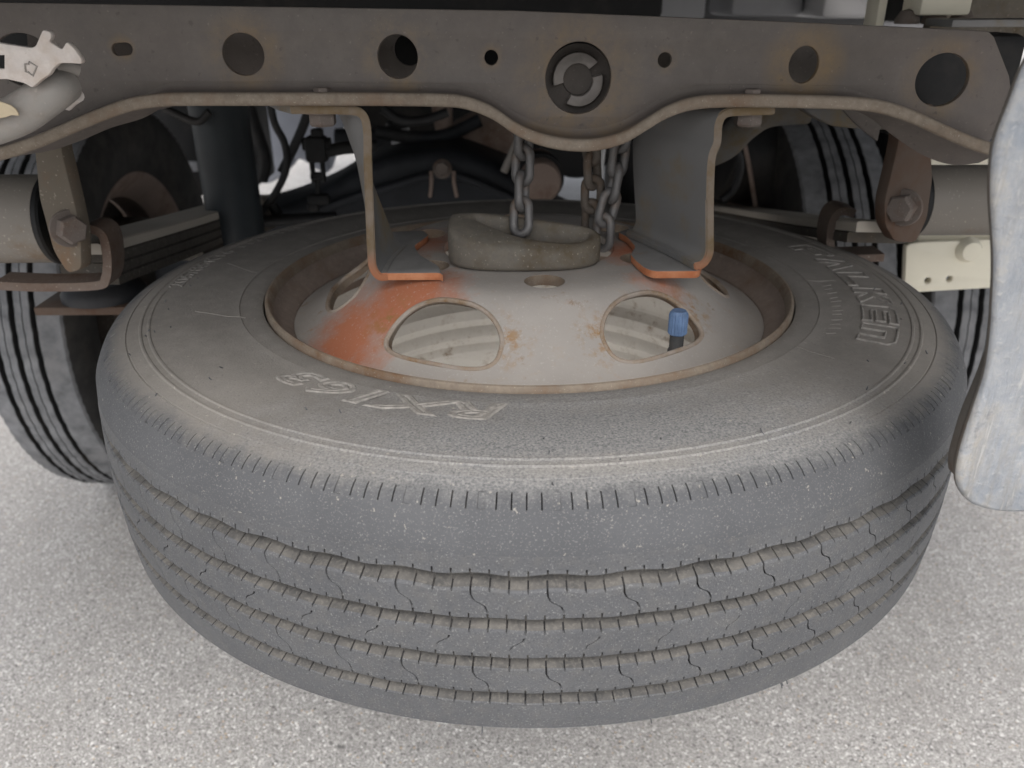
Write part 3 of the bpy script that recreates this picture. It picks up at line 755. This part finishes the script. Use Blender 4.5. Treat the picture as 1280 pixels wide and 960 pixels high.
br = bracket('right broad grey steel bracket with rust streaks, standing on the wheel disc', [(970, 138), (930, 139), (908, 142), (899, 155), (897, 178), (890, 200), (888, 250), (888, 300), (887, 318), (880, 330), (868, 334)],
        [(872, 335), (816, 338), (806, 335), (796, 327), (788, 318), (794, 308), (784, 296), (772, 290), (790, 284), (850, 290), (884, 310)], (-.040, -.035), (.085, .105), None, -1)
# flange bolts under the bracket tops
for root, (px, py) in ((bl, (403, 143)), (br, (935, 145))):
    p = at(px, py, y=-.088); link('bracket_nut', hexbolt((p.x, -.088, at(px, 137, y=-.103).z-.002), .0105, .0115, (0, 0, -1), .5), root, M['bolt'])

# ------------------------------------------------------------------ chain hanger in the hub and chains
hz = .1285
hg = thing('chain_hanger', 'thick oval cast plate with a half moon opening lying over the hub hole', 'hanger', (-.006, -.035, hz))
out = [(-.070, -.040), (-.066, -.033), (-.05, -.030), (0, -.034), (.045, -.040), (.056, -.043), (.060, -.050)]
for k in range(21):
    a = PI*k/20; out.append((-.005+.0655*math.copysign(abs(math.cos(a))**.7, math.cos(a)), -.050-.0335*abs(math.sin(a))**.85))
out = round_poly(out[:-1], .004, 2)
op = [(-.047, -.0415), (-.030, -.0525), (-.008, -.0625), (.018, -.0665), (.036, -.0655), (.047, -.0595), (.050, -.053), (.044, -.0475), (.010, -.0425), (-.030, -.0385), (-.044, -.038)]
op = [(q.x, q.y) for q in catmull([Vector((x, y, 0)) for x, y in op+[op[0]]], 4)][:-1]
hm = flat(out, [op], .0265, .0045); hm.transform(Matrix.Translation((0, 0, hz+.01325)))
for v_ in hm.vertices:     # the top slopes down to the right and to the back
    if v_.co.z > hz+.014: v_.co.z += -.0075-.075*v_.co.x+.32*(v_.co.y+.083)
link('hanger_ring', hm, hg, M['hanger'], sharp=50)
link('hanger_base', plate_z(circle(-.006, -.03, .058, 40, .05), (), hz-.006, .005), hg, M['hanger'])

def link_mesh(L=.0365, W=.0215, d=.0076, seg=10):
    r = (W-d)/2; h = (L-d)/2-r; pts = []
    for k in range(9): a = PI*k/8; pts.append((r*math.cos(a), 0, h+r*math.sin(a)))
    for k in range(9): a = PI+PI*k/8; pts.append((r*math.cos(a), 0, -h+r*math.sin(a)))
    return tube(pts, d/2, seg, 0, closed=True)
LM = link_mesh(); LM.polygons.foreach_set('use_smooth', np.ones(len(LM.polygons), bool))
LMr = LM.copy(); LM.materials.append(M['chain']); LMr.materials.append(M['rusty_chain'])
def chain(label, pts, rot0, lm, pitch=.0214):
    top = pts[0]
    t = thing('chain', label, 'chain', top, 'chains of the spare wheel hanger')
    P = catmull(pts, 16); s = 0; acc = [0]
    for a, b in zip(P, P[1:]): acc.append(acc[-1]+(b-a).length)
    k = 0
    while s <= acc[-1]:
        i = max(j for j in range(len(P)) if acc[j] <= s+1e-9); i = min(i, len(P)-2)
        u = (s-acc[i])/max(acc[i+1]-acc[i], 1e-9); p = P[i].lerp(P[i+1], u); d = (P[i+1]-P[i]).normalized()
        o = bpy.data.objects.new('chain_link', lm); COL.objects.link(o); o.parent = t
        q = d.to_track_quat('Z', 'Y').to_matrix().to_4x4()
        o.matrix_local = Matrix.Translation(p-top) @ q @ Matrix.Rotation(rot0+(PI/2 if k % 2 else 0)+random.uniform(-.2, .2), 4, 'Z')
        s += pitch; k += 1
    return t
chain('left grey chain dropping behind the beam lobe into the hanger opening', [Vector(at(656, 140, y=-.028)), Vector(at(653, 220, y=-.034)), Vector((-.008, -.052, hz+.018))], .4, LM)
chain('brown rusty chain hanging between the grey chain and the left chain', [Vector(at(737, 150, y=-.01)), Vector(at(741, 230, y=-.008)), Vector(at(738, 300, y=-.006))], 1.1, LMr)
chain('right grey chain swinging left beside the right bracket', [Vector(at(778, 165, y=-.020)), Vector(at(768, 230, y=-.024)), Vector(at(756, 275, y=-.028)), Vector(at(753, 318, y=-.030))], .2, LM)

# ------------------------------------------------------------------ tow hook
hk = thing('tow_hook', 'steel tow hook with a flat notched latch in front of the beam end', 'tow hook', at(0, 120, y=-.19))
YH = -.195
lp = [(-60, 40), (0, 54), (38, 60), (44, 58), (53, 37), (63, 40), (64, 47), (61, 52), (77, 62), (83, 52), (92, 60), (102, 74), (102, 80), (88, 79), (74, 79), (66, 86), (62, 93), (50, 101), (40, 110), (30, 104), (8, 99), (-60, 100)]
lo = [(q.x, q.z) for q in (at(x, y, y=YH-.018) for x, y in lp)]
sq = [(q.x, q.z) for q in (at(x, y, y=YH-.018) for x, y in ((-8, 69), (5, 69), (5, 86), (-8, 86)))]
lt = link('latch', plate_y(round_poly(lo, .0015, 3), [sq], YH-.018, .005, .0008), hk, M['latch'])
# arrow and frame pressed into the latch
aw = [(31, 80), (36, 80), (36, 77), (46, 83), (41, 95), (35, 90), (32, 90), (31, 80)]
link('arrow_mark', tube([at(x, y, y=YH-.0184) for x, y in aw], .0005, 6, 0), lt, M['hook'])
hb = [at(-90, 175, y=YH), at(-30, 162, y=YH), at(20, 145, y=YH), at(52, 124, y=YH), at(68, 113, y=YH+.002), at(80, 105, y=YH+.012)]
link('hook_body', tube(hb, lambda t: .0128-.0015*t, 20, 6), hk, M['hook'])
link('hook_lug', tube([at(82, 131, y=YH+.02), at(88, 125, y=YH+.018), at(97, 119, y=YH+.012)], .0042, 12, 2), hk, M['latch'])
link('hook_eye', tube([at(70, 86, y=YH+.006), at(84, 84, y=YH+.01), at(98, 88, y=YH+.014)], .0045, 12, 3), hk, M['hook'])
tp = [(-40, 118), (0, 127), (12, 131), (20, 137), (24, 145), (14, 144), (6, 147), (-10, 149), (-40, 150)]
link('torn_tape', plate_y(round_poly([(q.x, q.z) for q in (at(x, y, y=YH-.019) for x, y in tp)], .001, 2), (), YH-.019, .0015, .0004), hk, M['tan'])

# ------------------------------------------------------------------ spring shackles, spring ends and leaf springs
def shackle(side):
    L = side < 0
    y0 = .0 if L else .01
    c = at(88, 284, y=y0) if L else at(1128, 258, y=y0)
    root = thing('spring_shackle', 'brown hexagon-bolted spring hanger plate at the left, under the tow hook' if L else 'dark rusty spring hanger plate at the right, in front of the cream panel', 'spring hanger', c, 'spring hangers at the beam ends')
    if L: out = [(36, 150), (76, 150), (80, 185), (97, 255), (104, 290), (103, 336), (82, 343), (62, 316), (44, 250), (40, 190)]
    else: out = [(1121, 130), (1172, 130), (1168, 190), (1172, 225), (1166, 275), (1150, 306), (1118, 302), (1103, 280), (1101, 250), (1110, 215), (1119, 175)]
    po = [(q.x, q.z) for q in (at(x, y, y=y0) for x, y in out)]
    pl = plate_y(round_poly(po, .006), (), y0, .014, .0012)
    cx = sum(p[0] for p in po)/len(po)
    pl.transform(Matrix.Translation((cx, y0, 0)) @ Matrix.Rotation(side*.28, 4, 'Z') @ Matrix.Translation((-cx, -y0, 0)))
    link('hanger_plate', pl, root, M['shackle'] if L else M['rust'])
    sx, sz = (at(20, 75, y=.03).x-.005, at(20, 75, y=.03).z) if L else (at(1195, 100, y=.03).x, at(1195, 100, y=.03).z)
    link('hole_backing', box((sx, .055, sz-.005), (.115, .05, .085), None, .008), root, M['black'])  # black box added behind the beam end hole to keep daylight out
    ax = (-side*.75, -.66, 0)
    b = hexbolt((c.x, y0-.004, c.z), .0130, .013, ax, .2); link('hanger_bolt', b, root, M['bolt'])
    e0 = at(22, 282, y=y0+.02) if L else at(1190, 258, y=y0+.02)
    x0, x1 = (e0.x-.10, e0.x+.022) if L else (e0.x-.022, e0.x+.14)
    inner = x1 if L else x0
    R_ = .0415 if L else .0335
    link('spring_eye', lathe([(0, x0), (R_, x0), (R_, x1-.004 if L else x1), (R_, x1)] if L else [(0, x1), (R_, x1), (R_, x0+.004), (R_, x0)], 40, axis='x', origin=(0, y0+.045, e0.z)), root, M['eye'])
    sg = 1 if L else -1
    link('bush_washer', lathe([(R_*.3, inner+sg*.001), (R_*1.03, inner+sg*.001), (R_*1.03, inner+sg*.005), (R_*.98, inner+sg*.007), (R_*.3, inner+sg*.007)], 40, axis='x', origin=(0, y0+.045, e0.z)), root, M['black'])
    return root
shackle(-1); shackle(1)

def spring(side):
    L = side < 0
    x = -.430 if L else .345
    za, zb = (.142, -.02)
    p0 = at(104, 308, y=.06) if L else at(1098, 283, y=.06)
    pm = at(220, 277, y=.30) if L else at(1015, 275, y=.30)
    pe = at(285, 258, y=.52) if L else at(895, 258, y=.95)
    root = thing('leaf_spring', 'left stack of dusty leaf springs running forward to the axle' if L else 'right stack of leaf springs with a pale dusty top leaf', 'leaf spring', p0, 'leaf springs of the rear axle')
    pts = [p0+(p0-pm)*.06, p0, pm, pe, pe+(pe-pm)*.8]
    for k in range(5):
        wd, th = .028, .0052
        d = Vector((0, 0, -.0115*k)); q = [p+d for p in pts[((0, 1, 1, 1, 2) if L else (0, 1, 2, 2, 2))[k]:]]
        prof = [(-wd, -th), (wd, -th), (wd, th*.7), (wd-.002, th), (-wd+.002, th), (-wd, th*.7)]
        m_ = tube(q, 1, prof=prof, up=(0, 0, 1), smooth=8)
        link('leaf', m_, root, M['leaf_top'] if k == 0 else M['leaf'], sharp=30)
    # clip hooked round the leaves: its bottom bar runs outward under the eye
    yc = .045 if L else .125
    cp_ = [(110, 286), (124, 282), (137, 291), (142, 318), (140, 342), (128, 351), (60, 353), (4, 351)] if L else [(1062, 263), (1046, 260), (1036, 270), (1032, 292), (1035, 312), (1048, 318), (1098, 317)]
    rp = [(-.0042, -.015), (.0042, -.015), (.0042, .015), (-.0042, .015)]
    link('spring_clip', tube([at(x, y, y=yc) for x, y in cp_], 1, prof=rp, up=(0, 1, 0.02), smooth=5), root, M['clip'], sharp=40)
    return root
spring(-1); spring(1)
# lower spring seat at the left
ls = thing('axle_stop', 'brown flat plate with a dark round pad under the left spring', 'plate', at(120, 375, y=.18))
link('seat_plate', box(at(122, 378, y=.16), (.115, .06, .010), None, .002), ls, M['rust'])
pp = at(130, 362, y=.17); link('seat_pad', lathe([(0, .012), (.034, .012), (.042, .006), (.046, 0), (.046, -.007), (0, -.007)], 32, origin=tuple(pp)), ls, M['axle'])

# ------------------------------------------------------------------ road wheels
def road_tyre(xc, ya, zc, label, wd=.148, R=.378):
    sd = -1 if xc > 0 else 1
    root = thing('road_wheel', label, 'wheel', (xc, ya, zc), 'rear road wheels')
    h = wd/2
    prof = [(.24, -h*.80, 1), (.262, -h*1.02, 1), (.31, -h*1.10, 1), (.345, -h*1.06, 1), (.364, -h*.98, 1), (R-.009, -h*.94, 0)]
    gs = [-.44*h, 0, .44*h]
    for gi, gz in enumerate(gs):
        hw = .0046
        rr = R-.006*(gz/h)**2
        prof += [(rr, gz-hw-.0006, 0), (rr-.001, gz-hw, 0), (rr-.011, gz-hw*.6, 2), (rr-.011, gz+hw*.6, 2), (rr-.001, gz+hw, 2), (rr, gz+hw+.0006, 0)]
        if gi < 2:
            z_ = gz+.22*h; r2 = R-.006*(z_/h)**2
            prof += [(r2, z_-.0008, 0), (r2-.004, z_-.0004, 2), (r2-.004, z_+.0004, 2), (r2, z_+.0008, 2)]
    prof += [(R-.009, h*.94, 0), (.364, h*.98, 0), (.345, h*1.06, 1), (.31, h*1.10, 1), (.262, h*1.02, 1), (.24, h*.80, 1)]
    seg = 220; v, f, mi = [], [], []
    n = len(prof)
    for i in range(seg):
        notch = i % 2
        for k, (r, z, mt) in enumerate(prof):
            a = 2*PI*(i+(.35*math.sin(z*140) if r > .37 else 0))/seg
            rr = r-(.0022 if (notch and (.36 < r < .3695)) else 0)
            if abs(z) < h*.9 and r > .372: rr -= .0018*(1 if i % 4 == 0 else 0)
            v.append((xc+z, ya+rr*math.cos(a), zc+rr*math.sin(a)))
    for i in range(seg):
        for k in range(n-1):
            j = (i+1) % seg; f.append((i*n+k, j*n+k, j*n+k+1, i*n+k+1)); mi.append(prof[k+1][2])
    m_ = mesh(v, f); m_.polygons.foreach_set('material_index', np.array(mi, np.int32))
    bm = bmesh.new(); bm.from_mesh(m_); bmesh.ops.recalc_face_normals(bm, faces=bm.faces); bm.to_mesh(m_); bm.free()
    ty = link('tyre', m_, root, [M['old_tread'], M['old_side'], M['old_groove']], sharp=40)
    link('rim', lathe([(.24, -h*.8), (.245, -h*.86), (.232, -h*.8), (.20, -h*.5), (.197, h*.3), (.232, h*.8), (.245, h*.86), (.24, h*.8)], 72, axis='x', origin=(xc, ya, zc)), root, M['copper'])
    link('wheel_disc', lathe([(.198, -.03*sd), (.16, -.045*sd), (.158, .055*sd), (.150, .062*sd), (.10, .062*sd), (.095, .075*sd), (0, .075*sd)], 48, axis='x', origin=(xc, ya, zc)), root, M['rimdark'])
    return root
YA, ZA = .85, ZG+.378
road_tyre(-.800, YA, ZA, 'worn black road tyre at the left edge, standing on the paving')
road_tyre(.535, YA, ZA, 'inner black road tyre at the right, behind the spring hanger')
road_tyre(.738, YA, ZA, 'outermost black road tyre at the right, behind the cream panel')

# ------------------------------------------------------------------ axle housing
axh = thing('axle_housing', 'black axle housing with a domed middle arching behind the spare tyre', 'axle', (-.13, YA, ZA))
ap = [at(180, 300, y=.74), at(280, 276, y=.74), at(340, 262, y=.74), at(400, 238, y=.74), at(440, 214, y=.74), at(480, 197, y=.74), at(520, 189, y=.74), at(560, 188, y=.74), at(600, 199, y=.74), at(640, 218, y=.74), at(690, 262, y=.74), at(760, 290, y=.74), at(900, 300, y=.74)]
dome = [(p.x, p.z) for p in catmull(ap, 5)]
dome2 = dome+[(dome[-1][0], ZA-.16), (dome[0][0], ZA-.16)]
link('housing', plate_y(dome2, (), .74, .20, .02), axh, M['axle'], sharp=60)
rb = [at(400, 262, y=.73), at(450, 244, y=.73), at(500, 230, y=.73), at(525, 222, y=.73), at(555, 219, y=.73), at(585, 224, y=.73), at(640, 248, y=.73), at(670, 262, y=.73)]
link('housing_rib', tube(rb, .008, 10, 5), axh, M['axle'])
bcp = at(553, 214, y=.725)
for dx in (-.020, .020):
    link('hose_clip', tube([bcp+Vector((dx, 0, 0)), bcp+Vector((dx, -.004, -.02)), bcp+Vector((dx*1.2, 0, -.045))], .0035, 8, 3), axh, M['copper'])
link('housing_bolt', hexbolt(bcp+Vector((0, 0, .004)), .013, .02, (0, -1, .2)), axh, M['bolt'])

# ------------------------------------------------------------------ shock absorber, pipes, hoses, valves
sh = thing('shock_absorber', 'dark teal shock absorber tube leaning at the left of the frame', 'shock absorber', at(300, 320, y=.42))
link('shock_tube', tube([at(268, 95, y=.42), at(283, 200, y=.42), at(303, 330, y=.42)], .038, 28, 2), sh, M['shock'])
link('shock_cover', tube([at(266, 85, y=.42), at(276, 150, y=.42)], .0395, 28, 0), sh, M['shock'])
link('shock_eye', lathe([(0, -.03), (.03, -.03), (.03, .03), (0, .03)], 24, axis='x', origin=tuple(at(308, 345, y=.42))), sh, M['axle'])
def hose(label, pts, y, r, mat='black_hose', name='hose', cat='hose', group=None):
    o = link(name, tube([at(px, py, y=y if np.isscalar(y) else y[i]) for i, (px, py) in enumerate(pts)], r, 12, 6), None, M[mat]); return tag(o, label, cat, group)
hose('thin black hose bowing down over the light gap left of the bracket', [(335, 100), (342, 150), (356, 180), (358, 210), (345, 240), (325, 268), (318, 290)], .62, .006)
hose('black hose hanging steeply beside the shock absorber', [(300, 100), (318, 160), (330, 200), (326, 225)], .66, .012)
hose('short black hose crossing behind the two hoses', [(392, 120), (378, 160), (362, 195), (352, 215)], .70, .008)
hose('thin dark cable standing beside the shock absorber', [(313, 200), (318, 235), (322, 262), (320, 290)], .58, .005, name='cable', cat='cable')
hose('small black pipe stub lying on top of the spare tyre edge', [(330, 276), (370, 274), (420, 272)], .60, .010, name='pipe', cat='pipe')
st = hose('short upright black stub in the bright gap', [(340, 255), (347, 268), (352, 280)], .62, .009, name='pipe_stub', cat='pipe')
lv = thing('levelling_valve', 'knobbly black valve on a vertical rod in front of the bright gap', 'valve', at(397, 262, y=.60))
link('valve_body', join(box(at(396, 186, y=.60), (.034, .03, .040), None, .006), lathe([(0, -.022), (.010, -.022), (.010, .022), (0, .022)], 16, axis='x', origin=tuple(at(396, 180, y=.60))), box(at(397, 173, y=.60), (.018, .018, .03), None, .003)), lv, M['black'])
link('valve_clevis', join(box(at(391, 214, y=.60), (.006, .016, .034), None, .002), box(at(404, 214, y=.60), (.006, .016, .034), None, .002), box(at(397, 220, y=.60), (.022, .016, .012), None, .003)), lv, M['black'])
link('valve_rod', tube([at(397, 225, y=.60), at(398, 258, y=.60)], .0042, 10, 0), lv, M['black'])
link('valve_joint', join(box(at(399, 249, y=.60), (.036, .02, .018), None, .006), box(at(392, 258, y=.60), (.018, .02, .014), None, .004)), lv, M['black'])
link('valve_arm', tube([at(405, 190, y=.60), at(430, 185, y=.60), at(470, 182, y=.62)], .010, 12, 2), lv, M['black'])
xt = thing('exhaust_pipe', 'bent grey exhaust pipe behind the right bracket', 'pipe', at(940, 150, y=.22))
link('pipe_bend', tube([at(1010, 135, y=.22), at(960, 140, y=.22), at(930, 158, y=.22), at(905, 182, y=.22), at(870, 195, y=.22), at(830, 200, y=.22)], .017, 20, 6), xt, M['bracket'])
link('pipe_clamp', tube([at(938, 130, y=.20), at(936, 160, y=.20)], .013, 14, 0), xt, M['eye'])
dr = thing('brake_drum', 'pinkish brown cylinder end behind the left chain', 'drum', at(690, 230, y=.60))
link('drum_shell', lathe([(0, 0), (.030, 0), (.034, .006), (.034, .12), (0, .12)], 48, axis='y', origin=(at(676, 228, y=.60).x, .60, at(676, 228, y=.60).z)), dr, M['copper'])
link('drum_band', lathe([(.0345, .03), (.040, .03), (.040, .06), (.0345, .06)], 48, True, axis='y', origin=(at(676, 228, y=.60).x, .60, at(676, 228, y=.60).z)), dr, M['black'])
gb = thing('silencer', 'brown tapered silencer lying crosswise above the axle', 'silencer', at(600, 180, y=.95))
link('silencer_body', tube([at(556, 190, y=.95), at(585, 175, y=.95), at(640, 160, y=.95)], lambda t: .030+.030*t, 28, 4), gb, M['copper'])
link('silencer_pipe', tube([at(556, 190, y=.95), at(535, 200, y=.95), at(500, 200, y=.95)], .020, 16, 4), gb, M['copper'])
jt = thing('pipe_joint', 'dull silver pipe end between the bracket and the axle dome', 'pipe', at(503, 190, y=.9))
link('joint_tube', tube([at(497, 150, y=.9), at(502, 175, y=.9), at(507, 215, y=.9)], lambda t: .016+.008*t, 20, 3), jt, M['silver'])
link('joint_collar', tube([at(497, 150, y=.9), at(499, 160, y=.9)], .024, 20, 0), jt, M['black'])

hose('pinkish brown strut standing behind the bracket, left of the silencer', [(552, 130), (556, 165), (562, 205)], .88, lambda t: .020-.004*t, 'copper', 'strut', 'strut')
hose('thin grey rod slanting down beside the left chain', [(668, 140), (648, 175), (630, 215)], .66, .007, 'hook', 'rod', 'rod')
hose('dark hose sagging behind the bracket top', [(478, 135), (500, 150), (530, 150), (560, 140)], .70, .008)
hose('dark pipe running beside the silencer towards the left', [(470, 165), (520, 172), (560, 168), (600, 150)], .86, .012, 'axle', 'pipe', 'pipe')
hose('pale thin rod behind the right chain', [(757, 165), (752, 205), (750, 235)], .55, .004, 'silver', 'rod', 'rod')
hose('dark brake hose looping under the frame behind the right bracket', [(905, 165), (925, 200), (918, 235), (902, 250)], .55, .006)
hose('black cable draped along the left shock absorber top', [(205, 135), (245, 152), (262, 140)], .36, .005, name='cable', cat='cable')
# ------------------------------------------------------------------ dark truck body above and around
bd = thing('cargo_bed', 'unseen dark steel cargo bed, lengthened and skirted to shade the running gear', 'truck bed', (0, 1.5, .53))
link('bed_floor', box((0, 1.64, .56), (2.0, 4.4, .06), None, .006), bd, M['bed'])  # unseen floor, drawn out rearward so it shades beam and brackets
for k in range(5):
    link('bed_bearer', box((0, .72+.62*k, .492), (1.9, .06, .074), None, .004), bd, M['bed'])
for s in (-1, 1):
    link('light_block_skirt', box((s*1.02, 1.75, .40), (.03, 4.0, .26), None, .006), bd, M['bed'])  # unseen skirts added to keep side light off the running gear
link('light_block_front', box((0, 3.83, .25), (2.0, .05, .55), None, .006), bd, M['bed'])  # unseen front wall added to block light under the bed
for s in (-1, 1):
    rl = link('frame_rail', box((s*.395-.03, 1.77, .41), (.06, 3.45, .115), None, .006), None, M['black'])
    tag(rl, 'long black frame rail running forward at the left, above the leaf spring' if s < 0 else 'long black frame rail running forward at the right, above the leaf spring', 'frame rail', 'frame rails')
c2 = link('frame_crossmember', box((-.30, .42, .375), (.96, .06, .13), None, .006), None, M['black']); tag(c2, 'dark second crossmember seen over the top of the beam', 'frame beam')
# battery box at the left, seen through the gap between tyre and shock absorber
bx = thing('battery_box', 'black box behind the shock absorber with a pale strip put in for a daylight gap', 'box', at(215, 200, y=1.35))
link('box_shell', box(at(205, 175, y=1.35)+Vector((0, .2, .0)), (.34, .3, .30), None, .01), bx, M['black'])
link('gap_light_strip', box(at(226, 208, y=1.33), (.085, .012, .024), None, .002), bx, M['silver'])  # silver strip stands in for daylight through a gap in the box
ra = link('gusset', plate_y(round_poly([(q.x, q.z) for q in (at(x, y, y=.02) for x, y in ((995, 128), (1125, 130), (1128, 162), (1090, 163), (1040, 158), (1015, 145)))], .004), (), .02, .03, .002), None, M['bracket'])
tag(ra, 'grey gusset plate under the right end of the beam', 'gusset')
# panels far forward under the truck
fp = thing('front_mudguard', 'blue grey plastic mudguard far forward, left of the bracket', 'mudguard', at(360, 200, y=2.3))
fo = [(295, 110), (455, 110), (430, 150), (418, 190), (410, 218), (398, 214), (372, 196), (358, 216), (335, 232), (310, 225), (298, 180)]
link('guard_shell', plate_y(round_poly([(q.x, q.z) for q in (at(x, y, y=2.3) for x, y in fo)], .03), (), 2.3, .10, .01), fp, M['bluepanel'])
link('guard_rib', tube([at(392, 150, y=2.29), at(402, 190, y=2.29), at(408, 215, y=2.29)], .008, 8, 2), fp, M['bluepanel'])
tk = thing('front_axle_beam', 'black drum and beam assembly under the middle of the truck', 'axle', at(480, 200, y=1.6))
link('beam_block', box(at(600, 165, y=1.7)+Vector((0, .2, .08)), (.75, .3, .36), None, .03), tk, M['black'])
link('beam_tube', tube([at(420, 175, y=1.5), at(470, 176, y=1.5), at(540, 180, y=1.5)], .030, 20, 2), tk, M['axle'])
tg = thing('gear_case', 'black lumpy gear case behind the two right chains', 'gear case', at(790, 230, y=.9))
link('case_body', box(at(820, 205, y=.95)+Vector((0, .1, .02)), (.17, .2, .30), None, .04, 4), tg, M['black'])
link('case_flange', lathe([(0, 0), (.07, 0), (.075, .01), (.075, .03), (0, .03)], 32, axis='y', origin=(at(722, 195, y=.9).x, .9, at(722, 195, y=.9).z+.03)), tg, M['black'])
tr = thing('air_tank', 'black air tank in shadow behind the right bracket', 'air tank', at(930, 210, y=.75))
link('tank_shell', tube([at(905, 190, y=.80), at(950, 200, y=.80), at(985, 205, y=.80)], .085, 32, 2), tr, M['black'])
link('tank_strap', tube([at(925, 160, y=.705), at(935, 200, y=.70), at(945, 262, y=.71)], .004, 8, 3), tr, M['copper'])

# cream body panel at the right
cp = thing('side_panel', 'cream painted folded panel with two small holes in front of the right road tyre', 'body panel', at(1180, 330, y=.30))
po = [(1133, 306), (1150, 303), (1300, 297), (1300, 357), (1226, 361), (1140, 366), (1131, 360)]
hh = [circle(at(x, y, y=.30).x, at(x, y, y=.30).z, .0042, 20) for x, y in ((1160, 351), (1187, 349))]
link('panel_skirt', plate_y(round_poly([(q.x, q.z) for q in (at(x, y, y=.30) for x, y in po)], .006), hh, .30, .012, .002), cp, M['cream'])
link('panel_top', plate_y([(q.x, q.z) for q in (at(x, y, y=.34) for x, y in ((1165, 186), (1300, 186), (1300, 305), (1145, 308), (1160, 240)))], (), .34, .03, .006), cp, M['cream'])
link('panel_boss', lathe([(0, -.012), (.012, -.011), (.016, -.004), (.017, .002)], 24, axis='y', origin=(at(1210, 312, y=.30).x, .30, at(1210, 312, y=.30).z)), cp, M['cream'])
# things above the beam at the right
up = thing('lamp_bracket', 'pale painted lamp bracket with bolts above the right end of the beam', 'bracket', at(1150, 20, y=.12))
link('bracket_leg', box(at(1096, 5, y=.14), (.008, .03, .06), None, .001), up, M['cream'])
link('bracket_box', box(at(1172, -2, y=.10), (.047, .04, .028), None, .003), up, M['cream'])
link('bracket_shelf', box(at(1250, 28, y=.05), (.11, .05, .006), None, .001), up, M['bracket'])
for px in (1134, 1168, 1202): link('bracket_bolt', lathe([(0, .009), (.007, .007), (.011, 0), (.011, -.004)], 20, origin=tuple(at(px, 24, y=.10))), up, M['bolt'])
link('bracket_wall', box(at(1250, 0, y=.30), (.16, .02, .10), None, .003), up, M['hanger'])
gp = thing('grey_housing', 'light grey metal housing peeping over the beam, right of the middle', 'housing', at(900, 8, y=1.0))
link('housing_front', box(at(845, 8, y=1.0)+Vector((0, .05, .012)), (.115, .1, .07), None, .006), gp, M['greypanel'])
link('housing_side', box(at(960, 8, y=1.0)+Vector((0, .10, .02)), (.14, .2, .075), None, .01), gp, M['greypanel'])
link('housing_back', box((.62, 1.9, .36), (1.25, .3, .30), None, .03), gp, M['darkpanel'])
link('housing_end', box(at(1060, 8, y=.9)+Vector((0, .10, .02)), (.09, .2, .08), None, .01), gp, M['silver'])

# ------------------------------------------------------------------ oxidised guard at the right edge
YG = -.36
gd = thing('bumper_guard', 'weathered pale blue grey guard plate with a rounded foot at the right edge', 'bumper guard', at(1250, 500, y=YG))
go = [(1330, 20), (1284, 75), (1264, 130), (1244, 180), (1240, 240), (1246, 330), (1241, 420), (1234, 470), (1216, 520), (1200, 570), (1195, 605), (1212, 632), (1250, 642), (1330, 640), (1420, 600), (1420, 20)]
gp_ = [(q.x, q.z) for q in catmull([(p.x, p.z, 0) for p in (at(x, y, y=YG) for x, y in go)], 4)] if False else round_poly([(q.x, q.z) for q in (at(x, y, y=YG) for x, y in go)], .012, 4)
gm = plate_y(gp_, (), YG, .007, .0025)
go_ = link('guard_plate', gm, gd, [M['guard'], M['guard_side']], sharp=50)
for p in gm.polygons:
    if p.center.y+gd.location.y > YG+.0028: p.material_index = 1
lo2 = [(1270, 350), (1250, 390), (1249, 430), (1233, 475), (1210, 528), (1195, 580), (1195, 600), (1215, 606), (1300, 600), (1300, 330)]
link('guard_back', plate_y(round_poly([(q.x, q.z) for q in (at(x, y, y=YG+.008) for x, y in lo2)], .008), (), YG+.008, .012, .003), gd, M['guard_side'])
